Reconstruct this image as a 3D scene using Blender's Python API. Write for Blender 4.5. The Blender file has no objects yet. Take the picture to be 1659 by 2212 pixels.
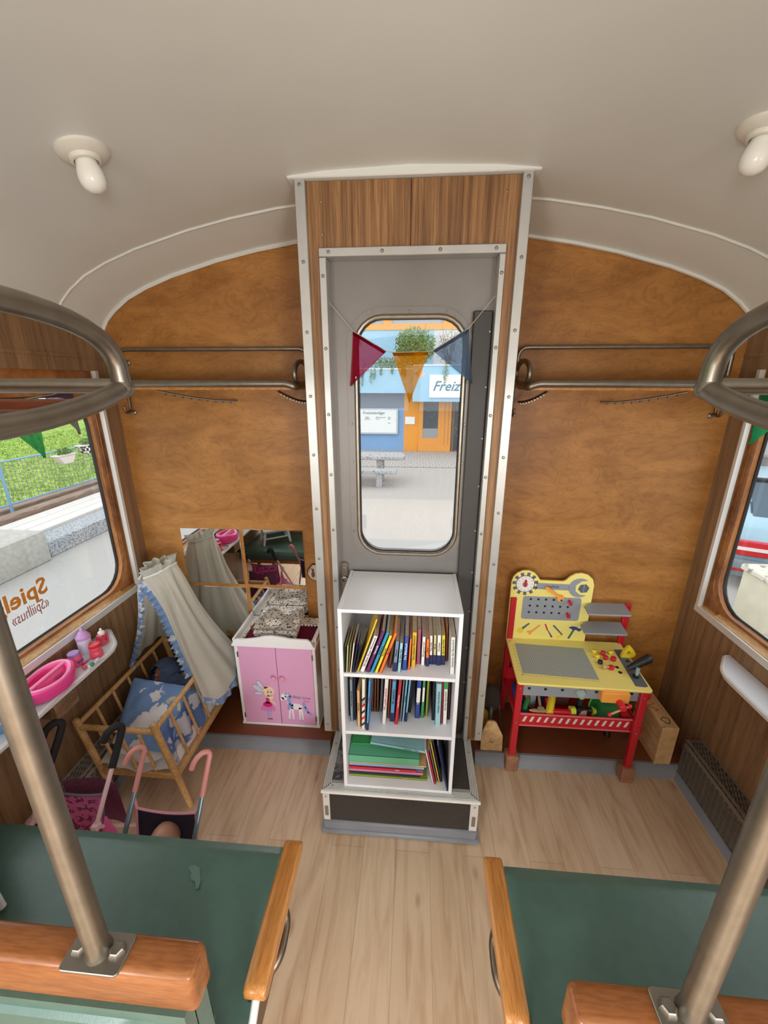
import bpy, bmesh, math, random
from mathutils import Vector, Matrix
random.seed(7)
PI = math.pi
R = math.radians
SC = bpy.context.scene
COL = SC.collection

# ------------------------------------------------------------------ camera, sky, lights, exposure
cam = bpy.data.cameras.new('camera'); CAM = bpy.data.objects.new('camera', cam); COL.objects.link(CAM)
cam.sensor_fit = 'HORIZONTAL'; cam.sensor_width = 36.0; cam.lens = 880.7 / 1659 * 36.0
cam.clip_start = 0.02; cam.clip_end = 300
CAM.location = (0, 0, 1.71); CAM.rotation_euler = (R(90 - 17.83), 0, R(4.43))
SC.camera = CAM
SC.view_settings.view_transform = 'Standard'; SC.view_settings.look = 'None'
SC.view_settings.gamma = 1.0; SC.view_settings.use_curve_mapping = False
SC.view_settings.exposure = 0.35
W = bpy.data.worlds.new('overcast_sky'); SC.world = W; W.use_nodes = True
wb = W.node_tree.nodes['Background']; wb.inputs[0].default_value = (0.95, 0.98, 1.0, 1); wb.inputs[1].default_value = 1.55

def area(name, loc, rot, sx, sy, power, col=(1, 1, 1)):
    l = bpy.data.lights.new(name, 'AREA'); l.shape = 'RECTANGLE'; l.size = sx; l.size_y = sy; l.energy = power; l.color = col
    o = bpy.data.objects.new(name, l); COL.objects.link(o); o.location = loc; o.rotation_euler = rot
    return o
# added fill lights at the side windows behind the viewer, standing in for daylight
for yy, k in ((-0.82, 0.16), (-2.28, 2.35)):
    area('interior_fill_left', (-1.30, yy, 1.25), (0, R(-75), 0), 0.85, 1.2, 34 * k, (0.96, 0.98, 1))
    area('interior_fill_right', (1.22, yy, 1.25), (0, R(75), 0), 0.85, 1.2, 40 * k, (0.98, 0.99, 1))

# ------------------------------------------------------------------ materials
def lin(c):
    f = lambda v: (v / 255 / 12.92) if v <= 10 else ((v / 255 + .055) / 1.055) ** 2.4
    return (f(c[0]), f(c[1]), f(c[2]), 1)
MATS = {}
def mat(name, col, rough=.5, metal=0, var=0, scale=8, stretch=(1, 1, 1), bump=0, spec=.5, bscale=None):
    if name in MATS: return MATS[name]
    m = bpy.data.materials.new(name); m.use_nodes = True; MATS[name] = m
    nt = m.node_tree; b = nt.nodes['Principled BSDF']
    b.inputs['Base Color'].default_value = lin(col); b.inputs['Roughness'].default_value = rough
    b.inputs['Metallic'].default_value = metal; b.inputs['Specular IOR Level'].default_value = spec
    if var or bump:
        tc = nt.nodes.new('ShaderNodeTexCoord'); mp = nt.nodes.new('ShaderNodeMapping'); nz = nt.nodes.new('ShaderNodeTexNoise')
        mp.inputs['Scale'].default_value = stretch; nz.inputs['Scale'].default_value = scale; nz.inputs['Detail'].default_value = 5
        nt.links.new(tc.outputs['Object'], mp.inputs[0]); nt.links.new(mp.outputs[0], nz.inputs['Vector'])
        if var:
            rp = nt.nodes.new('ShaderNodeValToRGB'); c = lin(col)
            rp.color_ramp.elements[0].position = .3; rp.color_ramp.elements[1].position = .7
            rp.color_ramp.elements[0].color = tuple(v * (1 - var) for v in c[:3]) + (1,)
            rp.color_ramp.elements[1].color = tuple(min(1, v * (1 + var)) for v in c[:3]) + (1,)
            nt.links.new(nz.outputs[0], rp.inputs[0]); nt.links.new(rp.outputs[0], b.inputs['Base Color'])
        if bump:
            nb = nz
            if bscale:
                nb = nt.nodes.new('ShaderNodeTexNoise'); nb.inputs['Scale'].default_value = bscale; nt.links.new(tc.outputs['Object'], nb.inputs['Vector'])
            bp = nt.nodes.new('ShaderNodeBump'); bp.inputs['Strength'].default_value = bump; bp.inputs['Distance'].default_value = .004
            nt.links.new(nb.outputs[0], bp.inputs['Height']); nt.links.new(bp.outputs[0], b.inputs['Normal'])
    return m
def ramp(nt, src, stops):
    rp = nt.nodes.new('ShaderNodeValToRGB'); e = rp.color_ramp.elements
    e[0].position, e[0].color = stops[0][0], lin(stops[0][1]); e[1].position, e[1].color = stops[-1][0], lin(stops[-1][1])
    for p, c in stops[1:-1]:
        n = e.new(p); n.color = lin(c)
    nt.links.new(src, rp.inputs[0]); return rp.outputs[0]
def wood(name, c1, c2, stretch, scale=3, dist=1.5, rough=.42, fine=.25, figure=0, spec=.4):
    m = bpy.data.materials.new(name); m.use_nodes = True; MATS[name] = m
    nt = m.node_tree; b = nt.nodes['Principled BSDF']; N = nt.nodes.new; L = nt.links.new
    tc = N('ShaderNodeTexCoord'); mp = N('ShaderNodeMapping'); mp.inputs['Scale'].default_value = stretch
    L(tc.outputs['Object'], mp.inputs[0])
    nz = N('ShaderNodeTexNoise'); nz.inputs['Scale'].default_value = scale; nz.inputs['Detail'].default_value = 6; nz.inputs['Distortion'].default_value = dist
    L(mp.outputs[0], nz.inputs['Vector'])
    base = ramp(nt, nz.outputs[0], [(.32, c1), (.68, c2)])
    n2 = N('ShaderNodeTexNoise'); n2.inputs['Scale'].default_value = scale * 9; n2.inputs['Detail'].default_value = 3; L(mp.outputs[0], n2.inputs['Vector'])
    mx = N('ShaderNodeMixRGB'); mx.blend_type = 'MULTIPLY'; mx.inputs[0].default_value = fine
    g = ramp(nt, n2.outputs[0], [(.35, (110, 90, 70)), (.6, (255, 255, 255))]); L(base, mx.inputs[1]); L(g, mx.inputs[2]); out = mx.outputs[0]
    if figure:
        n3 = N('ShaderNodeTexNoise'); n3.inputs['Scale'].default_value = 2.2; n3.inputs['Detail'].default_value = 2; n3.inputs['Distortion'].default_value = 2.5
        L(mp.outputs[0], n3.inputs['Vector'])
        wv = N('ShaderNodeMath'); wv.operation = 'MULTIPLY'; wv.inputs[1].default_value = 70; L(n3.outputs[0], wv.inputs[0])
        sn = N('ShaderNodeMath'); sn.operation = 'SINE'; L(wv.outputs[0], sn.inputs[0])
        m2 = N('ShaderNodeMixRGB'); m2.blend_type = 'MULTIPLY'; m2.inputs[0].default_value = figure
        g2 = ramp(nt, sn.outputs[0], [(.0, (255, 255, 255)), (.75, (240, 225, 205)), (1, (190, 160, 125))]); L(out, m2.inputs[1]); L(g2, m2.inputs[2]); out = m2.outputs[0]
    L(out, b.inputs['Base Color']); b.inputs['Roughness'].default_value = rough; b.inputs['Specular IOR Level'].default_value = spec
    return m
def blob(name, base, blobs, scale, lo, hi, rough=.8, tex='NOISE', dist=0, mapping=(1, 1, 1), uv=False, third=None, warp=0):
    """base colour with blotches of a second colour where a texture is above a threshold"""
    m = bpy.data.materials.new(name); m.use_nodes = True; MATS[name] = m
    nt = m.node_tree; b = nt.nodes['Principled BSDF']; N = nt.nodes.new; L = nt.links.new
    tc = N('ShaderNodeTexCoord'); mp = N('ShaderNodeMapping'); mp.inputs['Scale'].default_value = mapping; L(tc.outputs['UV' if uv else 'Object'], mp.inputs[0])
    if tex == 'NOISE':
        t = N('ShaderNodeTexNoise'); t.inputs['Scale'].default_value = scale; t.inputs['Detail'].default_value = 1.5; t.inputs['Distortion'].default_value = dist; o = t.outputs[0]
    else:
        t = N('ShaderNodeTexVoronoi'); t.inputs['Scale'].default_value = scale; o = t.outputs['Distance']
        if tex == 'GRID': t.voronoi_dimensions = '2D'; t.inputs['Randomness'].default_value = 0
    if warp:
        wn = N('ShaderNodeTexNoise'); wn.inputs['Scale'].default_value = scale * 3.2; L(mp.outputs[0], wn.inputs['Vector'])
        ad = N('ShaderNodeVectorMath'); ad.operation = 'MULTIPLY_ADD'; ad.inputs[1].default_value = (warp, warp, warp); L(wn.outputs['Color'], ad.inputs[0]); L(mp.outputs[0], ad.inputs[2]); L(ad.outputs[0], t.inputs['Vector'])
    else: L(mp.outputs[0], t.inputs['Vector'])
    st = [(lo, base), (hi, blobs)] if tex == 'NOISE' else [(lo, blobs), (hi, base)]
    if third: st.append((third[0], third[1]))
    c = ramp(nt, o, st); L(c, b.inputs['Base Color']); b.inputs['Roughness'].default_value = rough; b.inputs['Specular IOR Level'].default_value = .2
    return m
def thin_glass(name, tint=(1, 1, 1), gloss=.07, specks=False):
    m = bpy.data.materials.new(name); m.use_nodes = True; MATS[name] = m
    nt = m.node_tree; N = nt.nodes.new; L = nt.links.new
    nt.nodes.remove(nt.nodes['Principled BSDF']); out = nt.nodes['Material Output']
    tr = N('ShaderNodeBsdfTransparent'); tr.inputs[0].default_value = tint + (1,)
    gl = N('ShaderNodeBsdfGlossy'); gl.inputs['Roughness'].default_value = .02
    mx = N('ShaderNodeMixShader'); mx.inputs[0].default_value = gloss; L(tr.outputs[0], mx.inputs[1]); L(gl.outputs[0], mx.inputs[2]); s = mx.outputs[0]
    if specks:
        tc = N('ShaderNodeTexCoord'); vo = N('ShaderNodeTexVoronoi'); vo.inputs['Scale'].default_value = 75; L(tc.outputs['Object'], vo.inputs['Vector'])
        nz = N('ShaderNodeTexNoise'); nz.inputs['Scale'].default_value = 9; L(tc.outputs['Object'], nz.inputs['Vector'])
        lt = N('ShaderNodeMath'); lt.operation = 'MULTIPLY'; lt.inputs[1].default_value = .22; L(nz.outputs[0], lt.inputs[0])
        sb = N('ShaderNodeMath'); sb.operation = 'LESS_THAN'; L(vo.outputs['Distance'], sb.inputs[0]); L(lt.outputs[0], sb.inputs[1])
        ml = N('ShaderNodeMath'); ml.operation = 'MULTIPLY'; ml.inputs[1].default_value = .30; L(sb.outputs[0], ml.inputs[0])
        df = N('ShaderNodeBsdfTranslucent'); df.inputs[0].default_value = (.9, .9, .9, 1)
        m2 = N('ShaderNodeMixShader'); L(ml.outputs[0], m2.inputs[0]); L(s, m2.inputs[1]); L(df.outputs[0], m2.inputs[2]); s = m2.outputs[0]
    L(s, out.inputs[0]); return m
def sheer(name, col, opac=.6):
    m = bpy.data.materials.new(name); m.use_nodes = True; MATS[name] = m
    nt = m.node_tree; N = nt.nodes.new; L = nt.links.new
    nt.nodes.remove(nt.nodes['Principled BSDF']); out = nt.nodes['Material Output']
    tr = N('ShaderNodeBsdfTransparent'); tr.inputs[0].default_value = tuple(.35 + .65 * v for v in lin(col)[:3]) + (1,)
    df = N('ShaderNodeBsdfDiffuse'); df.inputs[0].default_value = lin(col); tl = N('ShaderNodeBsdfTranslucent'); tl.inputs[0].default_value = lin(col)
    a = N('ShaderNodeAddShader'); mx0 = N('ShaderNodeMixShader'); mx0.inputs[0].default_value = .6; L(df.outputs[0], mx0.inputs[1]); L(tl.outputs[0], mx0.inputs[2])
    mx = N('ShaderNodeMixShader'); mx.inputs[0].default_value = opac; L(tr.outputs[0], mx.inputs[1]); L(mx0.outputs[0], mx.inputs[2]); L(mx.outputs[0], out.inputs[0])
    return m

PLY = wood('plywood', (152, 102, 48), (184, 130, 68), (1.0, 1, 2.6), 2.2, 1.2, .42, .16, .27)
ZEB = wood('zebrano_veneer', (112, 76, 44), (176, 132, 86), (34, 34, .6), 2.0, .3, .45, .5)
LAM = wood('wall_laminate', (126, 96, 68), (160, 126, 92), (22, 22, .7), 2.0, .3, .5, .35)
FRM = wood('window_frame_wood', (128, 78, 40), (182, 122, 68), (8, 1.2, 1.2), 4, .8, .35, .3)
SILLW = wood('pale_sill_wood', (176, 128, 78), (226, 190, 138), (8, 1.5, 8), 4, .8, .35, .3)
ARMW = wood('varnished_beech', (178, 114, 52), (208, 148, 82), (16, .8, 16), 3, .6, .3, .35)
RAILW = wood('orange_varnished_wood', (138, 84, 46), (162, 104, 60), (1.2, 9, 9), 3, .6, .24, .25)
TOYW = wood('toy_beech', (196, 150, 92), (224, 182, 126), (4, 4, 4), 4, .6, .45, .25)
RAWW = wood('raw_pine', (196, 158, 108), (226, 190, 140), (10, 1, 10), 3, .6, .6, .3)
SLATW = wood('dark_slat_wood', (104, 54, 32), (136, 76, 48), (1, 10, 10), 3, .6, .4, .3)
PINE2 = wood('foot_block_wood', (138, 92, 66), (170, 122, 92), (6, 6, 6), 3, .6, .6, .3)
# floor: pale planks running along the coach
def floor_mat():
    m = bpy.data.materials.new('floor_vinyl'); m.use_nodes = True; nt = m.node_tree; b = nt.nodes['Principled BSDF']; N = nt.nodes.new; L = nt.links.new
    tc = N('ShaderNodeTexCoord'); mp = N('ShaderNodeMapping'); mp.inputs['Rotation'].default_value = (0, 0, R(90)); L(tc.outputs['Object'], mp.inputs[0])
    br = N('ShaderNodeTexBrick'); br.inputs['Scale'].default_value = 1; br.inputs['Brick Width'].default_value = 1.1; br.inputs['Row Height'].default_value = .125
    br.inputs['Mortar Size'].default_value = .0012; br.inputs['Color1'].default_value = lin((204, 180, 152)); br.inputs['Color2'].default_value = lin((194, 168, 138)); br.inputs['Mortar'].default_value = lin((176, 150, 122))
    br.inputs['Bias'].default_value = 0; L(mp.outputs[0], br.inputs['Vector'])
    m2 = N('ShaderNodeMapping'); m2.inputs['Scale'].default_value = (9, 1.1, 1); L(tc.outputs['Object'], m2.inputs[0])
    nz = N('ShaderNodeTexNoise'); nz.inputs['Scale'].default_value = 3; nz.inputs['Detail'].default_value = 6; nz.inputs['Distortion'].default_value = 1.2; L(m2.outputs[0], nz.inputs['Vector'])
    g = ramp(nt, nz.outputs[0], [(.3, (222, 206, 190)), (.55, (255, 255, 255))]); mx = N('ShaderNodeMixRGB'); mx.blend_type = 'MULTIPLY'; mx.inputs[0].default_value = .75
    L(br.outputs[0], mx.inputs[1]); L(g, mx.inputs[2])
    m3 = N('ShaderNodeMapping'); m3.inputs['Scale'].default_value = (7, 3, 1); L(tc.outputs['Object'], m3.inputs[0])
    vo = N('ShaderNodeTexVoronoi'); vo.inputs['Scale'].default_value = 1.3; L(m3.outputs[0], vo.inputs['Vector'])
    g2 = ramp(nt, vo.outputs['Distance'], [(.02, (176, 136, 104)), (.13, (255, 255, 255))]); my = N('ShaderNodeMixRGB'); my.blend_type = 'MULTIPLY'; my.inputs[0].default_value = .6
    L(mx.outputs[0], my.inputs[1]); L(g2, my.inputs[2]); L(my.outputs[0], b.inputs['Base Color']); b.inputs['Roughness'].default_value = .3
    return m
FLOOR = floor_mat()
WHITEP = mat('ceiling_paint', (220, 222, 216), .45, var=.03, scale=3)
ALU = mat('aluminium', (184, 184, 180), .38, .55, var=.06, scale=12)
ALUW = mat('aluminium_bright', (226, 228, 226), .4, .35)
STEEL = mat('worn_steel_tube', (138, 131, 119), .36, .88, var=.12, scale=30, bump=.05)
STEELD = mat('dark_steel_tube', (118, 106, 92), .34, .9)
SCREW = mat('screw_metal', (150, 146, 138), .35, .9)
DOORG = mat('door_grey_metal', (128, 124, 120), .42, .45, var=.05, scale=6)
DARKG = mat('dark_door_channel', (62, 60, 58), .5, .2)
RUB = mat('black_rubber', (20, 19, 19), .55)
GREYV = mat('grey_vinyl', (122, 126, 132), .45, var=.05, scale=10)
BROWNL = mat('brown_linoleum', (118, 66, 40), .4, var=.12, scale=5)
MATTE = mat('dark_rubber_mat', (52, 47, 42), .8, var=.25, scale=180, bump=.3)
MARB = blob('marbled_mat', (66, 66, 68), (120, 118, 116), 22, .48, .6, .7, dist=1.5)
GREEN = mat('green_vinyl_leather', (78, 108, 98), .32, var=.08, scale=30, bump=.06, bscale=260)
MIRR = mat('mirror_silver', (240, 242, 240), .015, 1.0)
WLAM = mat('white_laminate', (232, 234, 238), .35, var=.02, scale=5)
WPNT = mat('white_lacquer', (238, 238, 238), .35)
PINKC = mat('pink_lacquer', (226, 168, 206), .35)
GLASS = thin_glass('window_glass', gloss=.05); DGLASS = thin_glass('speckled_glass', gloss=.05, specks=True)
BULB = mat('frosted_glass_bulb', (236, 234, 224), .2)
LAMPW = mat('lamp_rose_paint', (222, 218, 204), .4)
RADM = mat('heater_metal', (132, 124, 112), .45, .3); RADW = mat('heater_metal_pale', (176, 170, 162), .45, .2); HOLE = mat('heater_dark_inside', (22, 18, 15), .8)

# ------------------------------------------------------------------ geometry helpers
OFF = {}
def V3(p): return Vector(p)
class G:
    def __init__(s): s.bm = bmesh.new(); s.uv = s.bm.loops.layers.uv.new('uv')
    def _new(s, fn):
        n = len(s.bm.verts); fn(); s.bm.verts.ensure_lookup_table(); return s.bm.verts[n:]
    def box(s, x0, x1, y0, y1, z0, z1, bev=0, seg=1, m=None):
        b2 = bmesh.new(); bmesh.ops.create_cube(b2, size=1)
        for v in b2.verts: v.co = Vector(((x0 + x1) / 2 + v.co.x * (x1 - x0), (y0 + y1) / 2 + v.co.y * (y1 - y0), (z0 + z1) / 2 + v.co.z * (z1 - z0)))
        if bev: bmesh.ops.bevel(b2, geom=b2.edges[:], offset=bev, segments=seg, affect='EDGES', profile=.5)
        return s._merge(b2, m)
    def _merge(s, b2, m=None):
        mp = {}
        for v in b2.verts: mp[v] = s.bm.verts.new(m @ v.co if m else v.co)
        for f in b2.faces:
            try: s.bm.faces.new([mp[v] for v in f.verts])
            except ValueError: pass
        b2.free(); return s
    def prism(s, pts, axis, a, b, bev=0):
        def P(p, t): return {'x': (t, p[0], p[1]), 'y': (p[0], t, p[1]), 'z': (p[0], p[1], t)}[axis]
        b2 = bmesh.new(); va = [b2.verts.new(P(p, a)) for p in pts]; vb = [b2.verts.new(P(p, b)) for p in pts]; n = len(pts)
        b2.faces.new(va); b2.faces.new(vb[::-1])
        for i in range(n): b2.faces.new([va[i], vb[i], vb[(i + 1) % n], va[(i + 1) % n]])
        bmesh.ops.recalc_face_normals(b2, faces=b2.faces[:])
        if bev: bmesh.ops.bevel(b2, geom=b2.edges[:], offset=bev, segments=1, affect='EDGES')
        return s._merge(b2)
    def ring(s, outer, inner, axis, a, b):
        def P(p, t): return {'x': (t, p[0], p[1]), 'y': (p[0], t, p[1]), 'z': (p[0], p[1], t)}[axis]
        n = len(outer); b2 = bmesh.new()
        Q = [[b2.verts.new(P(p, t)) for p in L] for L, t in ((outer, a), (outer, b), (inner, b), (inner, a))]
        for i in range(n):
            j = (i + 1) % n
            for k in range(4): b2.faces.new([Q[k][i], Q[k][j], Q[(k + 1) % 4][j], Q[(k + 1) % 4][i]])
        bmesh.ops.recalc_face_normals(b2, faces=b2.faces[:])
        return s._merge(b2)
    def tube(s, path, r, n=8, closed=False):
        P = [Vector(p) for p in path]; m = len(P); rr = r if isinstance(r, (list, tuple)) else [r] * m
        T = []
        for i in range(m):
            a = P[(i - 1) % m] if (closed or i) else P[0]; b = P[(i + 1) % m] if (closed or i < m - 1) else P[-1]
            d = (b - a); T.append(d.normalized() if d.length else Vector((0, 0, 1)))
        u = T[0].orthogonal().normalized(); rings = []
        for i in range(m):
            u = (u - T[i] * u.dot(T[i])); u = u.normalized() if u.length > 1e-6 else T[i].orthogonal().normalized()
            w = T[i].cross(u)
            rings.append([s.bm.verts.new(P[i] + (u * math.cos(2 * PI * k / n) + w * math.sin(2 * PI * k / n)) * rr[i]) for k in range(n)])
        for i in range(m if closed else m - 1):
            A, B = rings[i], rings[(i + 1) % m]
            for k in range(n): s.bm.faces.new([A[k], A[(k + 1) % n], B[(k + 1) % n], B[k]])
        if not closed: s.bm.faces.new(rings[0][::-1]); s.bm.faces.new(rings[-1])
        return s
    def lathe(s, prof, c=(0, 0, 0), n=16, m=None):
        b2 = bmesh.new(); rings = []
        for r, z in prof:
            rings.append([b2.verts.new((r * math.cos(2 * PI * k / n), r * math.sin(2 * PI * k / n), z)) for k in range(n)] if r > 1e-5 else [b2.verts.new((0, 0, z))])
        for A, B in zip(rings, rings[1:]):
            for k in range(n):
                q = [A[k % len(A)], A[(k + 1) % len(A)], B[(k + 1) % len(B)], B[k % len(B)]]; u = []
                for v in q:
                    if v not in u: u.append(v)
                if len(u) > 2: b2.faces.new(u)
        for Rg in (rings[0], rings[-1]):
            if len(Rg) > 2: b2.faces.new(Rg)
        bmesh.ops.recalc_face_normals(b2, faces=b2.faces[:])
        M = Matrix.Translation(c) @ (m if m else Matrix())
        return s._merge(b2, M)
    def ball(s, c, r, u=12, v=8, m=None):
        rx, ry, rz = r if isinstance(r, (tuple, list)) else (r, r, r)
        b2 = bmesh.new(); bmesh.ops.create_uvsphere(b2, u_segments=u, v_segments=v, radius=1)
        M = Matrix.Translation(c) @ (m if m else Matrix()) @ Matrix.Diagonal((rx, ry, rz, 1)); return s._merge(b2, M)
    def grid(s, f, nu, nv, thick=0, cu=False):
        b2 = bmesh.new(); uvl = b2.loops.layers.uv.new('uv'); Q = []
        for i in range(nu + (0 if cu else 1)): Q.append([b2.verts.new(f(i / nu, j / nv)) for j in range(nv + 1)])
        for i in range(nu):
            for j in range(nv):
                k = (i + 1) % len(Q); fc = b2.faces.new([Q[i][j], Q[k][j], Q[k][j + 1], Q[i][j + 1]])
                for lp, uv in zip(fc.loops, ((i, j), (i + 1, j), (i + 1, j + 1), (i, j + 1))): lp[uvl].uv = (uv[0] / nu, uv[1] / nv)
        if thick: bmesh.ops.solidify(b2, geom=b2.faces[:], thickness=thick)
        mp = {v: s.bm.verts.new(v.co) for v in b2.verts}
        for fc in b2.faces:
            nf = s.bm.faces.new([mp[v] for v in fc.verts])
            for l1, l2 in zip(nf.loops, fc.loops): l1[s.uv].uv = l2[uvl].uv
        b2.free(); return s
    def xf(s, M):
        bmesh.ops.transform(s.bm, matrix=M, verts=s.bm.verts[:]); return s
def link(name, me, parent, off):
    o = bpy.data.objects.new(name, me); COL.objects.link(o)
    if parent: o.parent = parent
    OFF[o] = off; return o
def put(g, name, material, parent=None, ang=38):
    """turn a G into one mesh object; a top-level one gets its origin at its base"""
    me = bpy.data.meshes.new(name)
    if parent is not None: off = OFF[parent]
    else:
        bb = [v.co for v in g.bm.verts]
        off = Vector(((min(v.x for v in bb) + max(v.x for v in bb)) / 2, (min(v.y for v in bb) + max(v.y for v in bb)) / 2, min(v.z for v in bb)))
    if off.length: bmesh.ops.translate(g.bm, verts=g.bm.verts[:], vec=-off)
    g.bm.to_mesh(me); g.bm.free()
    me.polygons.foreach_set('use_smooth', [True] * len(me.polygons)); me.set_sharp_from_angle(angle=R(ang))
    me.materials.append(material)
    o = link(name, me, parent, off)
    if parent is None: o.location = off
    return o
def tag(o, label, cat, group=None, kind=None):
    if label: o['label'] = label
    if cat: o['category'] = cat
    if group: o['group'] = group
    if kind: o['kind'] = kind
    return o
def thing(name, label, cat, loc=(0, 0, 0), group=None, rot=None):
    """an Empty at the base of a thing; with rot its parts are given in local coordinates"""
    o = bpy.data.objects.new(name, None); COL.objects.link(o); o.location = loc; o.empty_display_size = .05
    OFF[o] = Vector(loc)
    if rot is not None: o.rotation_euler = rot; OFF[o] = Vector((0, 0, 0))
    return tag(o, label, cat, group)
def struct(g, name, m, label, cat, parent=None):
    o = put(g, name, m, parent)
    if parent is None: tag(o, label, cat, kind='structure')
    return o
def sthing(name, label, cat, loc):
    o = thing(name, label, cat, loc); o['kind'] = 'structure'; return o
def rrect(a0, a1, b0, b1, r, n=6):
    pts = []
    for cx, cy, s0 in ((a1 - r, b1 - r, 0), (a0 + r, b1 - r, 90), (a0 + r, b0 + r, 180), (a1 - r, b0 + r, 270)):
        for k in range(n + 1): t = R(s0 + 90 * k / n); pts.append((cx + r * math.cos(t), cy + r * math.sin(t)))
    return pts
def ell(cx, cy, rx, ry, n=16, rot=0):
    return [(cx + rx * math.cos(2 * PI * k / n) * math.cos(rot) - ry * math.sin(2 * PI * k / n) * math.sin(rot), cy + rx * math.cos(2 * PI * k / n) * math.sin(rot) + ry * math.sin(2 * PI * k / n) * math.cos(rot)) for k in range(n)]
def arcpath(pts, r, n=5):
    """polyline with rounded corners"""
    P = [Vector(p) for p in pts]; out = [P[0]]
    for i in range(1, len(P) - 1):
        a = (P[i - 1] - P[i]); b = (P[i + 1] - P[i]); d = min(r, a.length * .49, b.length * .49)
        s, e = P[i] + a.normalized() * d, P[i] + b.normalized() * d
        for k in range(n + 1):
            t = k / n; out.append(s * (1 - t) ** 2 + P[i] * 2 * t * (1 - t) + e * t * t)
    out.append(P[-1]); return out
def lettering(text, size, material, parent, org, xd, yd, name='lettering', shear=0, depth=.0006, align='CENTER', bold=0, sx=1):
    cu = bpy.data.curves.new('t', 'FONT'); cu.body = text; cu.size = size; cu.shear = shear; cu.align_x = align; cu.align_y = 'CENTER'; cu.extrude = depth; cu.offset = bold; cu.resolution_u = 2
    to = bpy.data.objects.new('t', cu); me = bpy.data.meshes.new_from_object(to); bpy.data.objects.remove(to); bpy.data.curves.remove(cu)
    X = Vector(xd).normalized(); Y = Vector(yd).normalized(); Z = X.cross(Y); o0 = Vector(org) - OFF[parent]
    for v in me.vertices: v.co = o0 + X * v.co.x * sx + Y * v.co.y + Z * v.co.z
    me.name = name; me.materials.clear(); me.materials.append(material)
    return link(name, me, parent, OFF[parent])
SCREWME = None
def screws(parent, pts, normal='-y', r=.0055):
    """domed screws sharing one mesh"""
    key = (normal, r)
    if key not in SCR:
        g = G(); g.lathe([(r, 0), (r, r * .35), (r * .6, r * .6), (0, r * .65)], n=8)
        rot = {'-y': Matrix.Rotation(R(90), 4, 'X'), 'z': Matrix(), 'x': Matrix.Rotation(R(90), 4, 'Y'), '-x': Matrix.Rotation(R(-90), 4, 'Y')}[normal]
        g.xf(rot); me = bpy.data.meshes.new('screw'); g.bm.to_mesh(me); g.bm.free(); me.materials.append(SCREW); SCR[key] = me
    for p in pts:
        o = link('screw', SCR[key], parent, OFF[parent]); o.location = Vector(p) - OFF[parent]
SCR = {}
def copy_tree(o, parent=None):
    c = o.copy(); COL.objects.link(c); c.parent = parent; OFF[c] = OFF.get(o, Vector())
    for ch in list(o.children): copy_tree(ch, c)
    return c

# ------------------------------------------------------------------ the coach: shell
XL, XR, YE, YB = -1.363, 1.288, 1.83, -3.0
XC, HW = (XL + XR) / 2, (XR - XL) / 2
PROF = [(0, 2.262), (.25, 2.254), (.45, 2.236), (.62, 2.21), (.78, 2.178), (.98, 2.126), (1.10, 2.085), (1.19, 2.045), (1.26, 1.998), (1.30, 1.962), (HW, 1.925)]
def prof(t):
    t = abs(t)
    for (a, za), (b, zb) in zip(PROF, PROF[1:]):
        if t <= b: return za + (zb - za) * (t - a) / (b - a)
    return PROF[-1][1]
XS = [XC + s * p[0] for s, L in ((-1, PROF[::-1]), (1, PROF[1:])) for p in L]
def zc(x, y): return prof(x - XC) + (.034 if y < 1.6 else .034 * (1.83 - y) / .23)
def vault(g, y0, y1, th=.03):
    lo0 = [(x, y0, zc(x, y0)) for x in XS]; lo1 = [(x, y1, zc(x, y1)) for x in XS]
    A = [g.bm.verts.new(p) for p in lo0]; B = [g.bm.verts.new(p) for p in lo1]
    C = [g.bm.verts.new((p[0], p[1], p[2] + th)) for p in lo0]; D = [g.bm.verts.new((p[0], p[1], p[2] + th)) for p in lo1]
    for i in range(len(XS) - 1):
        g.bm.faces.new([A[i], A[i + 1], B[i + 1], B[i]]); g.bm.faces.new([C[i], D[i], D[i + 1], C[i + 1]])
        g.bm.faces.new([A[i], C[i], C[i + 1], A[i + 1]]); g.bm.faces.new([B[i], B[i + 1], D[i + 1], D[i]])
    bmesh.ops.recalc_face_normals(g.bm, faces=g.bm.faces[:]); return g
struct(G().box(XL - .06, XR + .06, YB, YE + .05, -.06, 0), 'floor', FLOOR, 'pale wood-look vinyl floor of the coach', 'floor')
ceil = struct(vault(G(), YB, 1.6), 'ceiling', WHITEP, 'curved off-white painted ceiling of the coach', 'ceiling')
put(vault(G(), 1.6, YE + .04), 'end_panel', WHITEP, ceil)
put(G().tube([(x, 1.6, zc(x, 1.59) - .001) for x in XS], .005, 6), 'joint_bead', WHITEP, ceil)
for sgn, xs in ((-1, [x for x in XS if x <= -.376] + [-.376]), (1, [.312] + [x for x in XS if x >= .312])):
    put(G().tube([(x, YE - .006, zc(x, YE) - .004) for x in xs], .008, 6), 'edge_bead', WHITEP, ceil)
# end wall: two plywood panels, one on each side of the door portal
for nm, x0, x1, lab in (('wall_end_left', XL, -.376, 'orange-brown plywood end wall panel carrying the mirrors'), ('wall_end_right', .312, XR, 'orange-brown plywood end wall panel behind the toy workbench')):
    xs = [x0] + [x for x in XS if x0 + .01 < x < x1 - .01] + [x1]
    pts = [(x0, 0), (x1, 0)] + [(x, zc(x, YE) + .01) for x in xs[::-1]]
    struct(G().prism(pts, 'y', YE, YE + .05), nm, PLY, lab, 'wall')
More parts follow.
